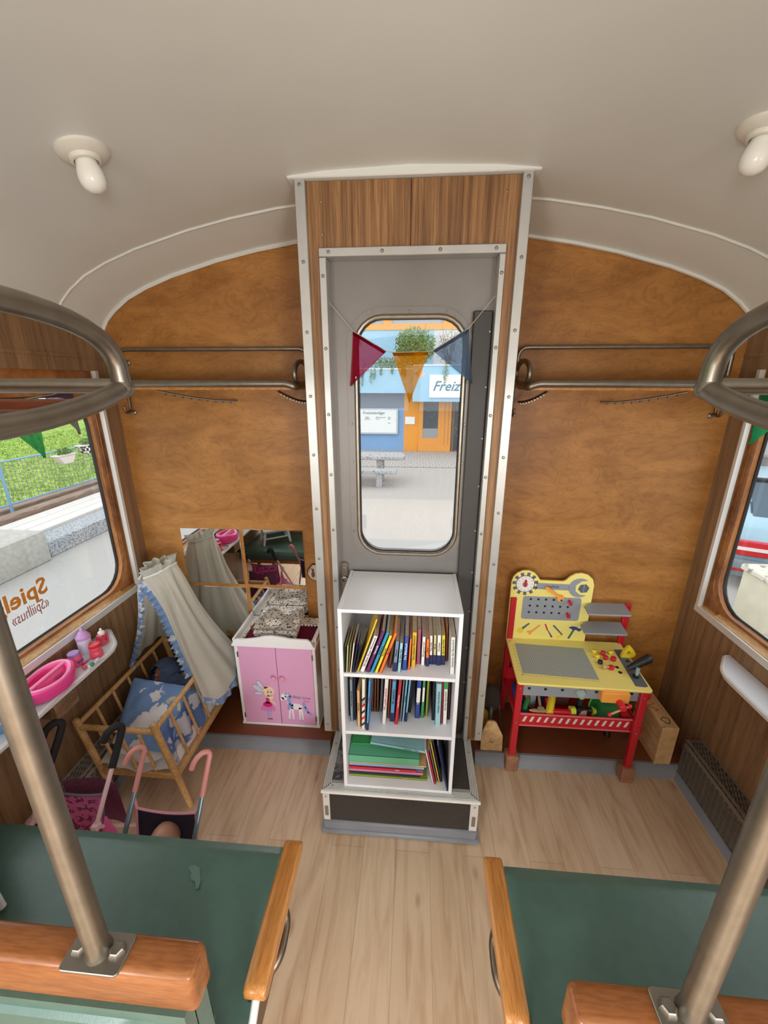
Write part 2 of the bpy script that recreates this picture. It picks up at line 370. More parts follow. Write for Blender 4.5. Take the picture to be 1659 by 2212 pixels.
# side walls
WINS = [(.30, 1.735), (-1.52, -.10), (-2.95, -1.62)]
ZS, ZT = .745, 1.75
for side, X, o in (('left', XL, -1), ('right', XR, 1)):
    root = sthing('wall_' + side, 'brown wood-laminate side wall on the %s' % ('side of the dolls cradle' if o < 0 else 'side of the toy workbench'), 'wall', (X, 0, 0))
    xa, xb = sorted((X, X + o * .066))
    put(G().box(xa, xb, YB, YE, 0, ZS - .03), 'lower_panel', LAM, root)
    put(G().box(xa, xb, YB, YE, ZT, 1.99), 'upper_panel', LAM, root)
    ys = [YE] + [v for w in WINS for v in (w[1], w[0])] + [YB]
    for k in range(0, len(ys), 2):
        if ys[k] - ys[k + 1] > .001: put(G().box(xa, xb, ys[k + 1], ys[k], ZS - .03, ZT), 'pillar', LAM, root)
    put(G().box(*sorted((X - o * .004, X + o * .004)), YB, 1.742, ZS - .028, ZS), 'sill_strip', ALUW, root)
    put(G().box(*sorted((X - o * .006, X + o * .014)), 1.722, 1.737, ZS, ZT), 'edge_trim', ALUW, root)
    put(G().box(*sorted((X - o * .01, X + o * .03)), YB, YE, 1.955, 2.0, .004), 'cornice', WHITEP, root)
    put(G().box(*sorted((X - o * .003, X)), YB, YE, 1.80, 1.812), 'panel_joint', LAM, root)
    for wi, (w0, w1) in enumerate(WINS):
        n = wi + 1 + (0 if o < 0 else 3)
        wr = sthing('window_%d' % n, ['coach window over the %s', 'coach window behind the %s backrest', 'rear coach window on the %s'][wi] % (('white ledge of doll bottles' if o < 0 else 'empty white ledge') if wi == 0 else ('cradle side' if o < 0 else 'workbench side')), 'window', (X, w0, ZS))
        a0, a1, b0, b1 = w0 + .05, w1 - .045, ZS + .028, ZT - .095
        ou = rrect(w0, w1, ZS - .02, ZT, .004); inn = rrect(a0, a1, b0, b1, .125)
        put(G().ring(ou, inn, 'x', *sorted((X + o * .03, X + o * .062))), 'frame', FRM, wr)
        put(G().tube([(X + o * .034, p[0], p[1]) for p in rrect(a0 - .028, a1 + .028, b0 - .022, b1 + .028, .14)], .006, 6, True), 'frame_bead', FRM, wr)
        put(G().tube([(X + o * .056, p[0], p[1]) for p in rrect(a0, a1, b0, b1, .125)], .008, 6, True), 'gasket', RUB, wr)
        put(G().box(*sorted((X + o * .057, X + o * .061)), a0 - .01, a1 + .01, b0 - .01, b1 + .01), 'pane', GLASS, wr)
        put(G().prism([(X + o * .004, ZS - .02), (X + o * .004, ZS + .002), (X + o * .012, ZS + .003), (X + o * .050, ZS + .030), (X + o * .050, ZS - .02)], 'y', w0 + .12, w1 - .10), 'sill', SILLW, wr); put(G().box(*sorted((X + o * .004, X + o * .032)), w0, w1, ZS - .02, ZS + .002, .001), 'sill_board', SILLW, wr)
        screws(wr, [(X + o * .03, w1 - .028, z) for z in (.9, 1.16, 1.42)], 'x' if o < 0 else '-x', .004)
        screws(wr, [(X + o * .022, w1 - .12 - .42 * k, ZS + .002) for k in range(3)], 'z', .004)
# rear wall behind the viewer, mostly glazed
rw = sthing('wall_rear', 'rear laminate wall of the coach behind the benches', 'wall', (XC, YB, 0))
put(G().box(XL - .14, XR + .14, YB - .06, YB, 0, .75), 'lower_panel', LAM, rw); put(G().box(XL - .14, XR + .14, YB - .06, YB, 1.95, 2.35), 'upper_panel', LAM, rw)
for x in (XL - .07, XC, XR + .07): put(G().box(x - .08, x + .08, YB - .06, YB, .75, 1.95), 'pillar', LAM, rw)
put(G().box(XL, XR, YB - .035, YB - .03, .75, 1.95), 'pane', GLASS, rw)

# ledge along the end wall with grey coved skirting
for nm, x0, x1, wh in (('trim_1', XL, -.376, 'under the pink doll wardrobe'), ('trim_2', .312, XR, 'behind the toy workbench legs')):
    led = struct(G().box(x0, x1, 1.513, YE, 0, .055, .003), nm, BROWNL, 'low brown linoleum ledge ' + wh, 'ledge')
    put(G().prism([(1.478, 0), (1.484, .008), (1.497, .022), (1.502, .045), (1.503, .056), (1.513, .056), (1.513, 0)], 'x', x0, x1), 'skirting', GREYV, led)

# heaters with pierced panels
def heater(side, X, o, y0, y1):
    M_, s = (RADM if o > 0 else RADW), -o
    t = thing('heater_cover', 'pierced metal heater cover along the wall beside the %s' % ('wooden crate' if o > 0 else 'cradle'), 'heater', (X, (y0 + y1) / 2, 0))
    xf = X + s * .07
    put(G().box(*sorted((X + s * .001, xf - s * .012)), y0, y1, 0, .19), 'core', HOLE, t)
    g = G(); bx = sorted((xf - s * .003, xf))
    g.box(*bx, y0, y1, 0, .026); g.box(*bx, y0, y1, .172, .20)
    n = int((y1 - y0) / .024)
    for k in range(n + 1): y = y0 + (y1 - y0) * k / n; g.box(*bx, y - .004, y + .004, .026, .172)
    for k in range(1, 18): z = .026 + .146 * k / 18; g.box(*bx, y0, y1, z - .0016, z + .0016)
    tag(put(g, 'front_grille', M_, t), None, None, kind='stuff')
    g = G()
    for xx in (xf, X + s * .006): g.box(*sorted((xx - s * .012, xx)), y0, y1, .196, .206)
    for k in range(1, 5): x = X + s * (.006 + .058 * k / 5); g.box(x - .002, x + .002, y0, y1, .198, .204)
    for k in range(n + 1): y = y0 + (y1 - y0) * k / n; g.box(*sorted((X, xf)), y - .004, y + .004, .198, .204)
    tag(put(g, 'top_grille', M_, t), None, None, kind='stuff')
    put(G().prism([(xf + s * .001, 0), (xf + s * .024, 0), (xf + s * .012, .012), (xf + s * .007, .03), (xf + s * .001, .03)], 'y', y0, y1), 'skirting', GREYV, t)
    return t
heater('right', XR, 1, .86, 1.50); heater('left', XL, -1, .86, 1.50)

# ------------------------------------------------------------------ door portal, door, step
po = sthing('door_portal', 'wood-veneered door portal with screwed aluminium trims', 'doorway', (-.03, 1.42, .217))
put(G().box(-.376, -.33, 1.43, YE + .05, .2, 2.27), 'side_wall', PLY, po); put(G().box(.266, .312, 1.43, YE + .05, .2, 2.27), 'side_wall', PLY, po)
put(G().box(-.33, .266, 1.47, YE + .05, 2.10, 2.27), 'head', PLY, po)
put(G().box(-.344, -.031, 1.424, 1.47, 2.098, 2.27), 'fascia_panel', ZEB, po); put(G().box(-.029, .286, 1.424, 1.47, 2.098, 2.27), 'fascia_panel', ZEB, po)
for a, b in ((-.344, -.309), (.252, .286)): put(G().box(a, b, 1.424, 1.445, .217, 2.098), 'side_veneer', ZEB, po)
for a, b in ((-.376, -.343), (.285, .316)):
    tr = put(G().box(a, b, 1.414, 1.43, .217, 2.28, .002), 'outer_trim', ALU, po)
    screws(tr, [((a + b) / 2, 1.414, .26 + .2 * k + .0) for k in range(11)])
for a, b in ((-.311, -.288), (.236, .255)):
    tr = put(G().box(a, b, 1.412, 1.462, .217, 2.0715, .002), 'inner_trim', ALU, po)
    screws(tr, [((a + b) / 2, 1.412, .34 + .21 * k) for k in range(9)])
tr = put(G().box(-.311, .255, 1.412, 1.462, 2.072, 2.097, .002), 'head_trim', ALU, po)
screws(tr, [(x, 1.412, 2.085) for x in (-.28, -.115, .06, .225)])
put(G().box(-.395, .335, 1.405, 1.45, 2.272, 2.30, .003), 'ceiling_moulding', WHITEP, po)
screws(po, [(-.30, 1.424, 2.22), (-.30, 1.424, 2.135), (.245, 1.424, 2.23), (.235, 1.424, 2.14)], r=.004)

dr = sthing('door_1', 'grey metal coach door with tall rounded window', 'door', (-.03, 1.46, .217))
DO = rrect(-.288, .236, .217, 2.075, .003); DI = rrect(-.203, .152, 1.078, 1.905, .085)
put(G().ring(DO, DI, 'y', 1.462, 1.495), 'leaf', DOORG, dr)
fr = put(G().ring(rrect(-.238, .178, 1.038, 1.938, .115), rrect(-.206, .155, 1.075, 1.908, .087), 'y', 1.456, 1.463), 'window_surround', DOORG, dr)
put(G().tube([(p[0], 1.457, p[1]) for p in rrect(-.208, .157, 1.073, 1.910, .089)], .008, 8, True), 'window_rim', STEEL, dr)
put(G().tube([(p[0], 1.466, p[1]) for p in rrect(-.203, .152, 1.078, 1.905, .085)], .005, 6, True), 'gasket', RUB, dr)
put(G().box(-.21, .16, 1.474, 1.478, 1.07, 1.915), 'pane', DGLASS, dr)
screws(fr, [(-.227, 1.456, 1.16 + .135 * k) for k in range(5)] + [(.167, 1.456, 1.16 + .135 * k) for k in range(5)] + [(x, 1.456, 1.925) for x in (-.15, -.03, .09)] + [(x, 1.456, 1.05) for x in (-.13, -.03, .08)], r=.004)
ch = put(G().box(.174, .234, 1.440, 1.462, .217, 1.922, .003), 'dark_channel', DARKG, dr)
screws(ch, [(.228, 1.440, .5 + .17 * k) for k in range(9)], r=.004)
lk = put(G().prism(rrect(-.292 + .012, -.268 + .012, .90, 1.03, .011), 'y', 1.448, 1.462), 'lock_plate', STEEL, dr)
put(G().lathe([(.013, 0), (.013, .012), (.008, .013), (.008, .004), (0, .004)], (-.268, 1.448, .962), 14, Matrix.Rotation(R(90), 4, 'X')), 'lock_cylinder', STEEL, lk)
put(G().lathe([(.008, 0), (.008, .008), (0, .009)], (-.268, 1.448, 1.008), 12, Matrix.Rotation(R(90), 4, 'X')), 'bolt_head', STEEL, lk)

st = sthing('step_1', 'raised door step with ribbed metal edging and dark rubber mats', 'step', (-.03, 1.2, 0))
put(G().box(-.326, .268, 1.146, YE, .05, .21), 'body', ALU, st)
put(G().box(-.300, .238, 1.143, 1.147, .062, .196), 'front_panel', MATTE, st)
for a, b in ((-.326, -.300), (.238, .268)):
    cp = put(G().box(a, b, 1.141, 1.147, .06, .205, .001), 'front_post', ALUW, st); screws(cp, [((a + b) / 2, 1.141, .185)], r=.004)
    put(G().prism(rrect((a + b) / 2 - .007, (a + b) / 2 + .007, .085, .135, .003), 'y', 1.1395, 1.142), 'cover_plate', RADM, cp)
put(G().box(-.326, .268, 1.14, 1.42, .206, .2165), 'tread', ALU, st)
put(G().box(-.30, -.23, 1.185, 1.42, .214, .2185), 'marbled_mat', MARB, st); put(G().box(.15, .24, 1.185, 1.42, .214, .2185), 'dark_mat', MATTE, st)
for k in range(5):
    d = .006 * k
    put(G().box(-.324 + d, .266 - d, 1.143 + d, 1.1455 + d, .2165, .2195), 'rib', ALUW, st)
    put(G().box(-.324 + d, -.3215 + d, 1.143 + d, 1.42, .2165, .2195), 'rib', ALUW, st); put(G().box(.2635 - d, .266 - d, 1.143 + d, 1.42, .2165, .2195), 'rib', ALUW, st)
put(G().tube([(-.33, 1.138, .213), (.272, 1.138, .213)], .007, 8), 'nosing', ALUW, st)
put(G().prism([(-.326 - .012, 1.128), (.268 + .012, 1.128), (.268 + .012, 1.5), (-.326 - .012, 1.5)], 'z', 0, .022, .006), 'skirting', GREYV, st)
put(G().box(-.329, .271, 1.136, 1.5, .015, .06, .006), 'skirting', GREYV, st)
screws(st, [(-.29, 1.16, .2175), (.245, 1.16, .2175), (-.312, 1.35, .2175), (.254, 1.35, .2175)], 'z', .004)

# ------------------------------------------------------------------ benches, poles, luggage racks
def bench(o, x_in, x_wall, lab):
    """o: -1 bench on the cradle side, +1 bench on the workbench side; x_in is the aisle edge"""
    t = thing('train_bench', lab, 'bench', ((x_in + x_wall) / 2, .55, 0), 'green train benches')
    a, b = sorted((x_in, x_wall))
    def seat(u, v):   # upper surface and rounded front
        prof_ = [(.395, .445), (.55, .438), (.70, .452), (.765, .452), (.792, .440), (.803, .415), (.80, .385), (.785, .372)]
        k = v * (len(prof_) - 1); i = min(int(k), len(prof_) - 2); f = k - i
        y = prof_[i][0] * (1 - f) + prof_[i + 1][0] * f; z = prof_[i][1] * (1 - f) + prof_[i + 1][1] * f
        e = min(u, 1 - u); z -= .012 * max(0, 1 - e / .03) ** 2
        return (a + (b - a) * u, y, z)
    g = G().grid(seat, 40, 28); g.box(a + .004, b - .004, .40, .79, .365, .432)
    put(g, 'seat_cushion', GREEN, t)
    put(G().box(a + .02, b - .02, .40, .77, .33, .366), 'seat_board', ARMW, t)
    # backrest: padded, leaning back against the rail, one pad on each side
    def back(y0, y1, z0, z1, th, s):
        def f(u, v):
            e = min(u, 1 - u, v, 1 - v); bul = th * min(1, e / .08) ** .5
            return (a + .02 + (b - a - .04) * u, y0 + (y1 - y0) * v + s * bul, z0 + (z1 - z0) * v)
        return f
    put(G().grid(back(.400, .392, .60, .775, .030, 1), 24, 14).box(a + .02, b - .02, .36, .395, .60, .775), 'backrest_pad', GREEN, t)
    for z in (.455, .53): put(G().box(a + .02, b - .02, .385, .40, z, z + .062, .004), 'back_plank', ARMW, t)
    put(G().grid(back(.352, .352, .43, .758, .022, -1), 24, 14).box(a + .02, b - .02, .338, .362, .43, .765), 'rear_pad', GREEN, t)
    g = G().box(a - (0 if o > 0 else .0), b, .343, .394, .762, .852, .012, 3); put(g, 'top_rail', RAILW, t)
    ax = x_in - o * .012; a0, a1 = sorted((ax, ax - o * .044))
    pts = [(.715, .597), (.709, .574), (.66, .568), (.52, .568), (.45, .562), (.437, .575), (.437, .592), (.45, .601), (.60, .606), (.70, .603)]
    put(G().prism(pts, 'x', a0, a1, .004), 'armrest', ARMW, t)
    xm = (a0 + a1) / 2
    put(G().tube(arcpath([(xm, .60, .570), (xm - o * .016, .585, .535), (xm - o * .016, .525, .52), (xm + o * .01, .50, .50), (xm + o * .045, .50, .44), (xm + o * .05, .50, .40)], .03), .011, 10), 'arm_bracket', STEELD, t)
    put(G().tube([(xm, .452, .572), (xm + o * .006, .430, .52), (xm + o * .02, .405, .47)], .008, 10), 'chrome_stay', ALUW, t)
    put(G().box(x_in + o * .01 - .008, x_in + o * .01 + .008, .36, .60, .30, .42, .003), 'side_plate', STEELD, t)
    for y in (.42, .74): put(G().tube([(x_in + o * .10, y, 0), (x_in + o * .10, y, .335)], .016, 8), 'leg', STEELD, t)
    for y in (.42, .74): put(G().tube([(x_wall - o * .12, y, 0), (x_wall - o * .12, y, .335)], .016, 8), 'leg', STEELD, t)
    return t
bench(-1, -.318, -1.352, 'green vinyl train bench with the white doll chair on it')
sc_ = bpy.data.objects['train_bench']
put(G().prism([(-.590, .716), (-.572, .722), (-.556, .716), (-.548, .700), (-.540, .690), (-.536, .672), (-.542, .668), (-.553, .684), (-.566, .688), (-.574, .704)], 'z', .4505, .4535), 'scuff_mark', mat('pale_scuff', (96, 126, 116), .5), sc_)
bench(1, .246, 1.277, 'green vinyl train bench with an empty seat')
PX = {-1: (-.478, .364), 1: (.408, .366)}
for o in (-1, 1):
    x, y = PX[o]; zt = .852
    t = thing('grab_pole', 'vertical steel pole bolted to the wooden rail of the %s' % ('bench with the doll chair' if o < 0 else 'empty green bench'), 'pole', (x, y, zt))
    put(G().tube([(x, y, zt + .003), (x, y, zt + .02), (x, y, 1.655)], [.020, .0165, .0165], 16), 'tube', STEEL, t)
    put(G().prism(rrect(x - .048, x + .048, y - .027, y + .024, .007), 'z', zt, zt + .005, .001), 'base_plate', mat('plate_steel', (150, 146, 136), .32, .9), t)
    for s in (-1, 1): put(G().lathe([(.0125, 0), (.0125, .006), (.009, .0105), (0, .011)], (x + s * .031, y, zt + .005), 6), 'bolt', mat('plate_steel', (150, 146, 136), .32, .9), t)

def near_rack(o):
    xh = -.425 if o < 0 else .378; xw = -1.358 if o < 0 else 1.283; yc = .364; L = .222
    t = thing('luggage_rack', 'tubular luggage rack with dark slats above the %s' % ('bench with the doll chair' if o < 0 else 'empty green bench'), 'luggage rack', (xh, yc, 1.66), 'racks over the benches')
    def S(u): return 1.70 - .036 * math.sin(PI * u) ** .8
    b = [(xh, yc + L - 2 * L * k / 16, S(k / 16)) for k in range(17)]
    put(G().tube(b, .0130, 12), 'end_bar', STEEL, t)
    hp = []
    for k in range(21):
        a = PI * k / 20; c = math.cos(a); s = math.sin(a)
        hp.append((xh, yc + L * (abs(c) ** .75) * (1 if c > 0 else -1), 1.703 + .088 * abs(s) ** .62))
    put(G().tube(hp, .0130, 12), 'end_hoop', STEEL, t)
    for s in (1, -1):
        y = yc + s * L
        put(G().tube([(xh, y, 1.703), (xw, y, 1.703)], .0105, 10), 'long_bar', STEEL, t)
        put(G().ball((xh, y, 1.701), .0155, 12, 8), 'weld_knuckle', STEEL, t)
    for k in range(7):
        u = (k + 1) / 8; y = yc + L - 2 * L * u; z = S(u) - .004
        x1 = xh + o * .01
        put(G().box(*sorted((x1, xw)), y - .021, y + .021, z - .007, z + .007, .002), 'slat', SLATW, t)
    put(G().tube(arcpath([(xw - o * .01, yc + L - .02, 1.703), (xw - o * .05, yc + L - .02, 1.76), (xw - o * .05, yc - L + .02, 1.76), (xw - o * .01, yc - L + .02, 1.703)], .05), .009, 8), 'wall_hoop', STEELD, t)
near_rack(-1); near_rack(1)

def wall_rack(o):
    a, b = (-1.30, -.462) if o < 0 else (.405, 1.222)
    ring_x = b if o < 0 else a; far = a if o < 0 else b; e = .02
    t = thing('luggage_rack', 'tubular wall rack on the plywood above the %s' % ('mirror tiles' if o < 0 else 'toy workbench'), 'luggage rack', ((a + b) / 2, YE, 1.66), 'racks on the end wall')
    put(G().tube(arcpath([(a, 1.80, 1.73), (a, 1.80, 1.838), (b, 1.80, 1.838), (b, 1.80, 1.73)], .04), .0085, 10), 'upper_rail', STEEL, t)
    put(G().tube(arcpath([(ring_x, 1.80, 1.70), (ring_x, 1.585, 1.688), (ring_x + o * .03, 1.585, 1.70), (far, 1.585, 1.70), (far, 1.80, 1.70)], .03), .0135, 12), 'front_rail', STEEL, t)
    put(G().tube([(a, 1.805, 1.70), (b, 1.805, 1.70)], .008, 8), 'back_rail', STEELD, t)
    rp = [(ring_x - o * .0, 1.70 + .108 * math.cos(2 * PI * k / 20), 1.735 + .048 * math.sin(2 * PI * k / 20)) for k in range(20)]
    put(G().tube(rp, .0095, 10, True), 'end_ring', STEEL, t)
    for k in range(5):
        y = 1.62 + .04 * k; put(G().box(a + .01, b - .01, y - .014, y + .014, 1.676, 1.690, .002), 'slat', ARMW, t)
    for xx in (a, b):
        br = put(G().tube(arcpath([(xx, YE - .004, 1.80), (xx, YE - .012, 1.575), (xx, 1.785, 1.572), (xx, 1.78, 1.60)], .02), .006, 8), 'hook_bracket', STEELD, t)
        put(G().lathe([(.012, 0), (.012, .006), (.007, .009), (0, .009)], (xx + (.022 if xx == a else -.022), YE, 1.785), 10, Matrix.Rotation(R(90), 4, 'X')), 'bolt_cap', STEEL, t)
        put(G().lathe([(.011, 0), (.011, .006), (.007, .009), (0, .009)], (xx + (.008 if xx == a else -.008), YE, 1.572), 10, Matrix.Rotation(R(90), 4, 'X')), 'bolt_cap', STEEL, t)
    for x0, x1 in ((.30, .62), (.90, .99)) if o < 0 else ((.02, .10), (.42, .72)):
        xa, xb = a + (b - a) * x0, a + (b - a) * x1
        if o > 0: xa, xb = xb, xa
        put(G().tube([(xa + (xb - xa) * k / 10, 1.64 + .15 * k / 10, 1.672 - .045 * math.sin(PI * .5 * k / 10)) for k in range(11)], .0045, 6), 'curved_stay', STEELD, t)
        for k in range(1, 10):
            u = k / 10; put(G().box(xa + (xb - xa) * u - .004, xa + (xb - xa) * u + .004, 1.64 + .15 * u - .004, 1.64 + .15 * u + .004, 1.662 - .045 * math.sin(PI * .5 * u), 1.668 - .045 * math.sin(PI * .5 * u)), 'stay_tooth', STEELD, t)
wall_rack(-1); wall_rack(1)

# ceiling lamps
for x, y, wh in ((-.786, 1.098, 'on the cradle side'), (.722, 1.118, 'on the workbench side')):
    z = zc(x, y); sl = math.atan2(zc(x + .05, y) - zc(x - .05, y), .1); M_ = Matrix.Rotation(-sl, 4, 'Y') @ Matrix.Rotation(PI, 4, 'X')
    t = thing('ceiling_lamp', 'bare frosted bulb in a round cream socket rose, ceiling ' + wh, 'lamp', (x, y, z), 'ceiling bulbs')
    put(G().lathe([(.056, -.004), (.056, .006), (.046, .014), (.034, .016), (.032, .024), (.026, .025), (.024, .014), (0, .012)], (x, y, z), 28, M_), 'rose', LAMPW, t)
    put(G().lathe([(.0225, .012), (.0235, .030), (.028, .044), (.029, .056), (.027, .068), (.021, .078), (.011, .084), (0, .086)], (x, y, z), 20, M_), 'bulb', BULB, t)

# ------------------------------------------------------------------ mirrors and wood-slice plaque
for x, z, wh in ((-1.162, .712, 'upper mirror tile reflecting the canopy tip'), (-.842, .714, 'upper mirror tile reflecting the doll chair'), (-1.16, .393, 'lower mirror tile behind the cradle canopy'), (-.838, .395, 'lower mirror tile behind the folded cloth on the wardrobe')):
    tag(put(G().box(x, x + .302, YE - .005, YE, z, z + .301, .001), 'mirror_tile', MIRR), wh, 'mirror', 'square mirror tiles')
t = thing('wood_slice', 'round bark-edged wood slice with a small printed figure, beside the mirrors', 'plaque', (-.478, YE, .747))
random.seed(3)
ed = [((1 + random.uniform(-.05, .05)) * .049, 2 * PI * k / 22) for k in range(22)]
put(G().prism([(-.478 + r * math.cos(a), .796 + r * math.sin(a)) for r, a in ed], 'y', YE - .012, YE), 'bark', mat('bark', (66, 40, 28), .8), t)
put(G().prism([(-.478 + r * .9 * math.cos(a), .796 + r * .9 * math.sin(a)) for r, a in ed], 'y', YE - .0135, YE - .008), 'cut_face', blob('slice_face', (206, 180, 158), (150, 110, 100), 40, .55, .7), t)
put(G().prism(ell(-.497, .787, .009, .018), 'y', YE - .0145, YE - .013), 'printed_figure', mat('slice_print', (96, 74, 70), .8), t)
put(G().prism(ell(-.497, .810, .007, .008), 'y', YE - .0145, YE - .013), 'printed_head', mat('slice_print', (96, 74, 70), .8), t)

# ------------------------------------------------------------------ bookcase
BX0, BX1, BY0, BY1, BZ0, BZ1 = -.244, .167, 1.16, 1.448, .2185, .998
t = thing('bookcase', 'white three-compartment bookcase standing on the door step', 'bookcase', ((BX0 + BX1) / 2, 1.3, BZ0))
put(G().box(BX0, BX0 + .013, BY0, BY1, BZ0, BZ1, .0008), 'side_panel', WLAM, t); put(G().box(BX1 - .013, BX1, BY0, BY1, BZ0, BZ1, .0008), 'side_panel', WLAM, t)
put(G().box(BX0 + .013, BX1 - .013, BY0, BY1 - .004, BZ1 - .013, BZ1 - .0005, .0008), 'top_panel', WLAM, t)
for z in (.728, .474): put(G().box(BX0 + .013, BX1 - .013, BY0 + .004, BY1 - .005, z, z + .014, .0008), 'shelf', WLAM, t)
put(G().box(BX0 + .013, BX1 - .013, BY0, BY1 - .005, BZ0, BZ0 + .0135, .0008), 'bottom_panel', WLAM, t)
put(G().box(BX0 + .013, BX1 - .013, BY1 - .005, BY1 - .001, BZ0, BZ1 - .013), 'back_panel', WLAM, t)

# ------------------------------------------------------------------ books
PAGE = mat('book_pages', (214, 200, 174), .85, var=.08, scale=60)
INK = mat('dark_print', (36, 34, 40), .7); INKW = mat('white_print', (240, 240, 236), .6)
COLS = dict(darkgreen=(34, 52, 40), cream=(206, 190, 140), olive=(122, 118, 64), black=(30, 28, 30), navy=(32, 40, 86), yellow=(214, 178, 56), white=(232, 230, 226), purple=(98, 30, 92), teal=(40, 140, 178), lemon=(226, 206, 60),
            orange=(236, 116, 40), brown=(98, 62, 36), bluegrey=(112, 132, 160), paleteal=(150, 200, 210), blue=(44, 74, 156), mauve=(160, 82, 112), rust=(140, 74, 44), grey=(120, 118, 122), tan=(216, 176, 128), red=(198, 40, 66),
            skyblue=(94, 156, 208), greyblue=(132, 146, 156), lightblue=(126, 182, 214), green=(60, 148, 86), lime=(140, 156, 56), maroon=(70, 24, 36), midnight=(28, 34, 54), stripe=(232, 222, 200), seagreen=(96, 176, 140), pink=(206, 130, 160))
def cm(c): return mat('cover_' + c, COLS[c], .42)
NB = [0]
def book(z, x, y, th, H, tilt, col, label, group, depth=.13, title=None, ink=None, band=None, tsz=None):
    """upright book, spine towards the room at y, bottom left spine corner at x, leaning by tilt degrees to +x"""
    M_ = Matrix.Translation((x, y, z)) @ Matrix.Rotation(R(tilt), 4, 'Y')
    rot = (0, R(tilt), 0); lift = th * math.sin(R(-tilt)) if tilt < 0 else 0
    if tilt > 0: lift = th * math.sin(R(tilt))
    t = thing('book', label, 'book', (x, y, z + (lift if tilt > 0 else 0)), group, rot)
    c = .0014 if th > .006 else .0008
    g = G(); g.box(0, c, 0, depth, 0, H); g.box(th - c, th, 0, depth, 0, H); g.box(0, th, 0, c * 1.3, 0, H)
    put(g, 'cover', cm(col), t)
    put(G().box(c, th - c, c, depth - .003, .003, H - .003), 'pages', PAGE, t)
    if band:
        put(G().box(-.0002, th + .0002, -.0004, .02, 0.0002, H * band[1]), 'spine_band', cm(band[0]), t)
    if title:
        s = tsz or min(th * .72, .011)
        lettering(title, s, ink or INK, t, (th / 2, -.0006, H * (.56 if not band else .62)), (0, 0, 1), (-1, 0, 0), 'spine_title', depth=.0003)
    return t
ZA, ZB_, ZC_ = .7421, .4881, .2321
g1, g2, g3 = 'books on the top shelf', 'books on the middle shelf', 'books in the bottom compartment'
P1 = 'thin %s picture booklet in the leaning bundle at the end of the top shelf'
for x, th, H, tl, c, nm in ((-.2305, .0055, .104, 2.0, 'darkgreen', 'dark green'), (-.2235, .005, .110, 3.5, 'cream', 'cream'), (-.2165, .005, .117, 5, 'olive', 'olive'), (-.2100, .005, .121, 7, 'stripe', 'pale'), (-.2030, .005, .121, 9.5, 'navy', 'navy'), (-.1955, .005, .117, 12, 'black', 'black')):
    book(ZA, x, 1.170, th, H, tl, c, P1 % nm, g1, .12)
T = [(-.187, 1.176, .0085, .222, 17.8, 'yellow', 'tall yellow book leaning against the wall of a white one on the top shelf', None, None, None),
     (-.175, 1.174, .0145, .155, 18.8, 'white', 'leaning white spined picture book between tall yellow and purple books, top shelf', 'Die kleine Raupe Nimmersatt', None, None),
     (-.156, 1.174, .0125, .176, 19.0, 'purple', 'leaning purple storybook on the top shelf', 'Petronella', INKW, None),
     (-.1395, 1.174, .0118, .173, 19.0, 'teal', 'leaning bright teal storybook on the top shelf', 'Pettersson', None, None),
     (-.124, 1.174, .0110, .160, 18.6, 'lemon', 'leaning lemon yellow storybook on the top shelf', 'Ronja Rubi', None, None),
     (-.1095, 1.172, .0110, .172, 18.0, 'orange', 'leaning orange storybook on the top shelf', 'Pippa Rot', None, None),
     (-.0800, 1.203, .0100, .096, 8.5, 'brown', 'small dark brown book leaning behind the orange one, top shelf', None, None, None),
     (-.0625, 1.186, .0138, .124, 4.6, 'bluegrey', 'blue-grey paperback with navy foot, top shelf', 'Wissen', None, ('navy', .3)),
     (-.0455, 1.186, .0120, .118, 3.8, 'paleteal', 'pale teal paperback beside the dark blue one, top shelf', 'Der kleine Hase', None, None),
     (-.029, 1.195, .0155, .139, 3.0, 'blue', 'dark blue hardback in the middle of the top shelf', 'Das Bilderbuch', INKW, None),
     (-.0095, 1.199, .0085, .127, 2.2, 'orange', 'thin orange book squeezed between blue and yellow hardbacks, top shelf', None, None, None),
     (.0015, 1.214, .0165, .143, 1.1, 'yellow', 'mustard yellow hardback beside the mauve one, top shelf', 'Vom kleinen Maulwurf', None, None),
     (.0205, 1.232, .0140, .144, .5, 'mauve', 'mauve hardback set back on the top shelf', None, None, None),
     (.037, 1.228, .0130, .117, 1.0, 'white', 'white paperback next to the mauve hardback, top shelf', 'Das grosse Lied', None, None),
     (.0535, 1.222, .0115, .113, -.4, 'orange', 'orange paperback with navy foot, top shelf', 'Elmar', None, ('navy', .32)),
     (.0665, 1.234, .0118, .119, -1.0, 'white', 'white paperback with navy foot right beside the orange one, top shelf', 'Frau Holle', None, ('navy', .33)),
     (.0800, 1.234, .0115, .122, -.8, 'cream', 'cream paperback with navy foot, top shelf', 'Alle da', None, ('navy', .33)),
     (.0930, 1.230, .0145, .125, -1.0, 'white', 'wider white paperback with navy foot touching the yellow one, top shelf', 'Drachen', None, ('navy', .34)),
     (.1095, 1.234, .0130, .123, -1.4, 'lemon', 'lemon yellow paperback with navy foot, top shelf', 'Ab in den Wald', None, ('navy', .33)),
     (.1255, 1.256, .0080, .156, -1.4, 'rust', 'rust brown book in shade behind the big white one, top shelf', None, None, None),
     (.1365, 1.190, .0165, .147, -1.2, 'white', 'big white board book at the side panel, top shelf', 'Entdecke den Bauernhof', mat('green_print', (60, 110, 90), .6), None)]
for x, y, th, H, tl, c, lab, ti, ink, band in T: book(ZA, x, y, th, H, tl, c, lab, g1, .15, ti, ink, band)
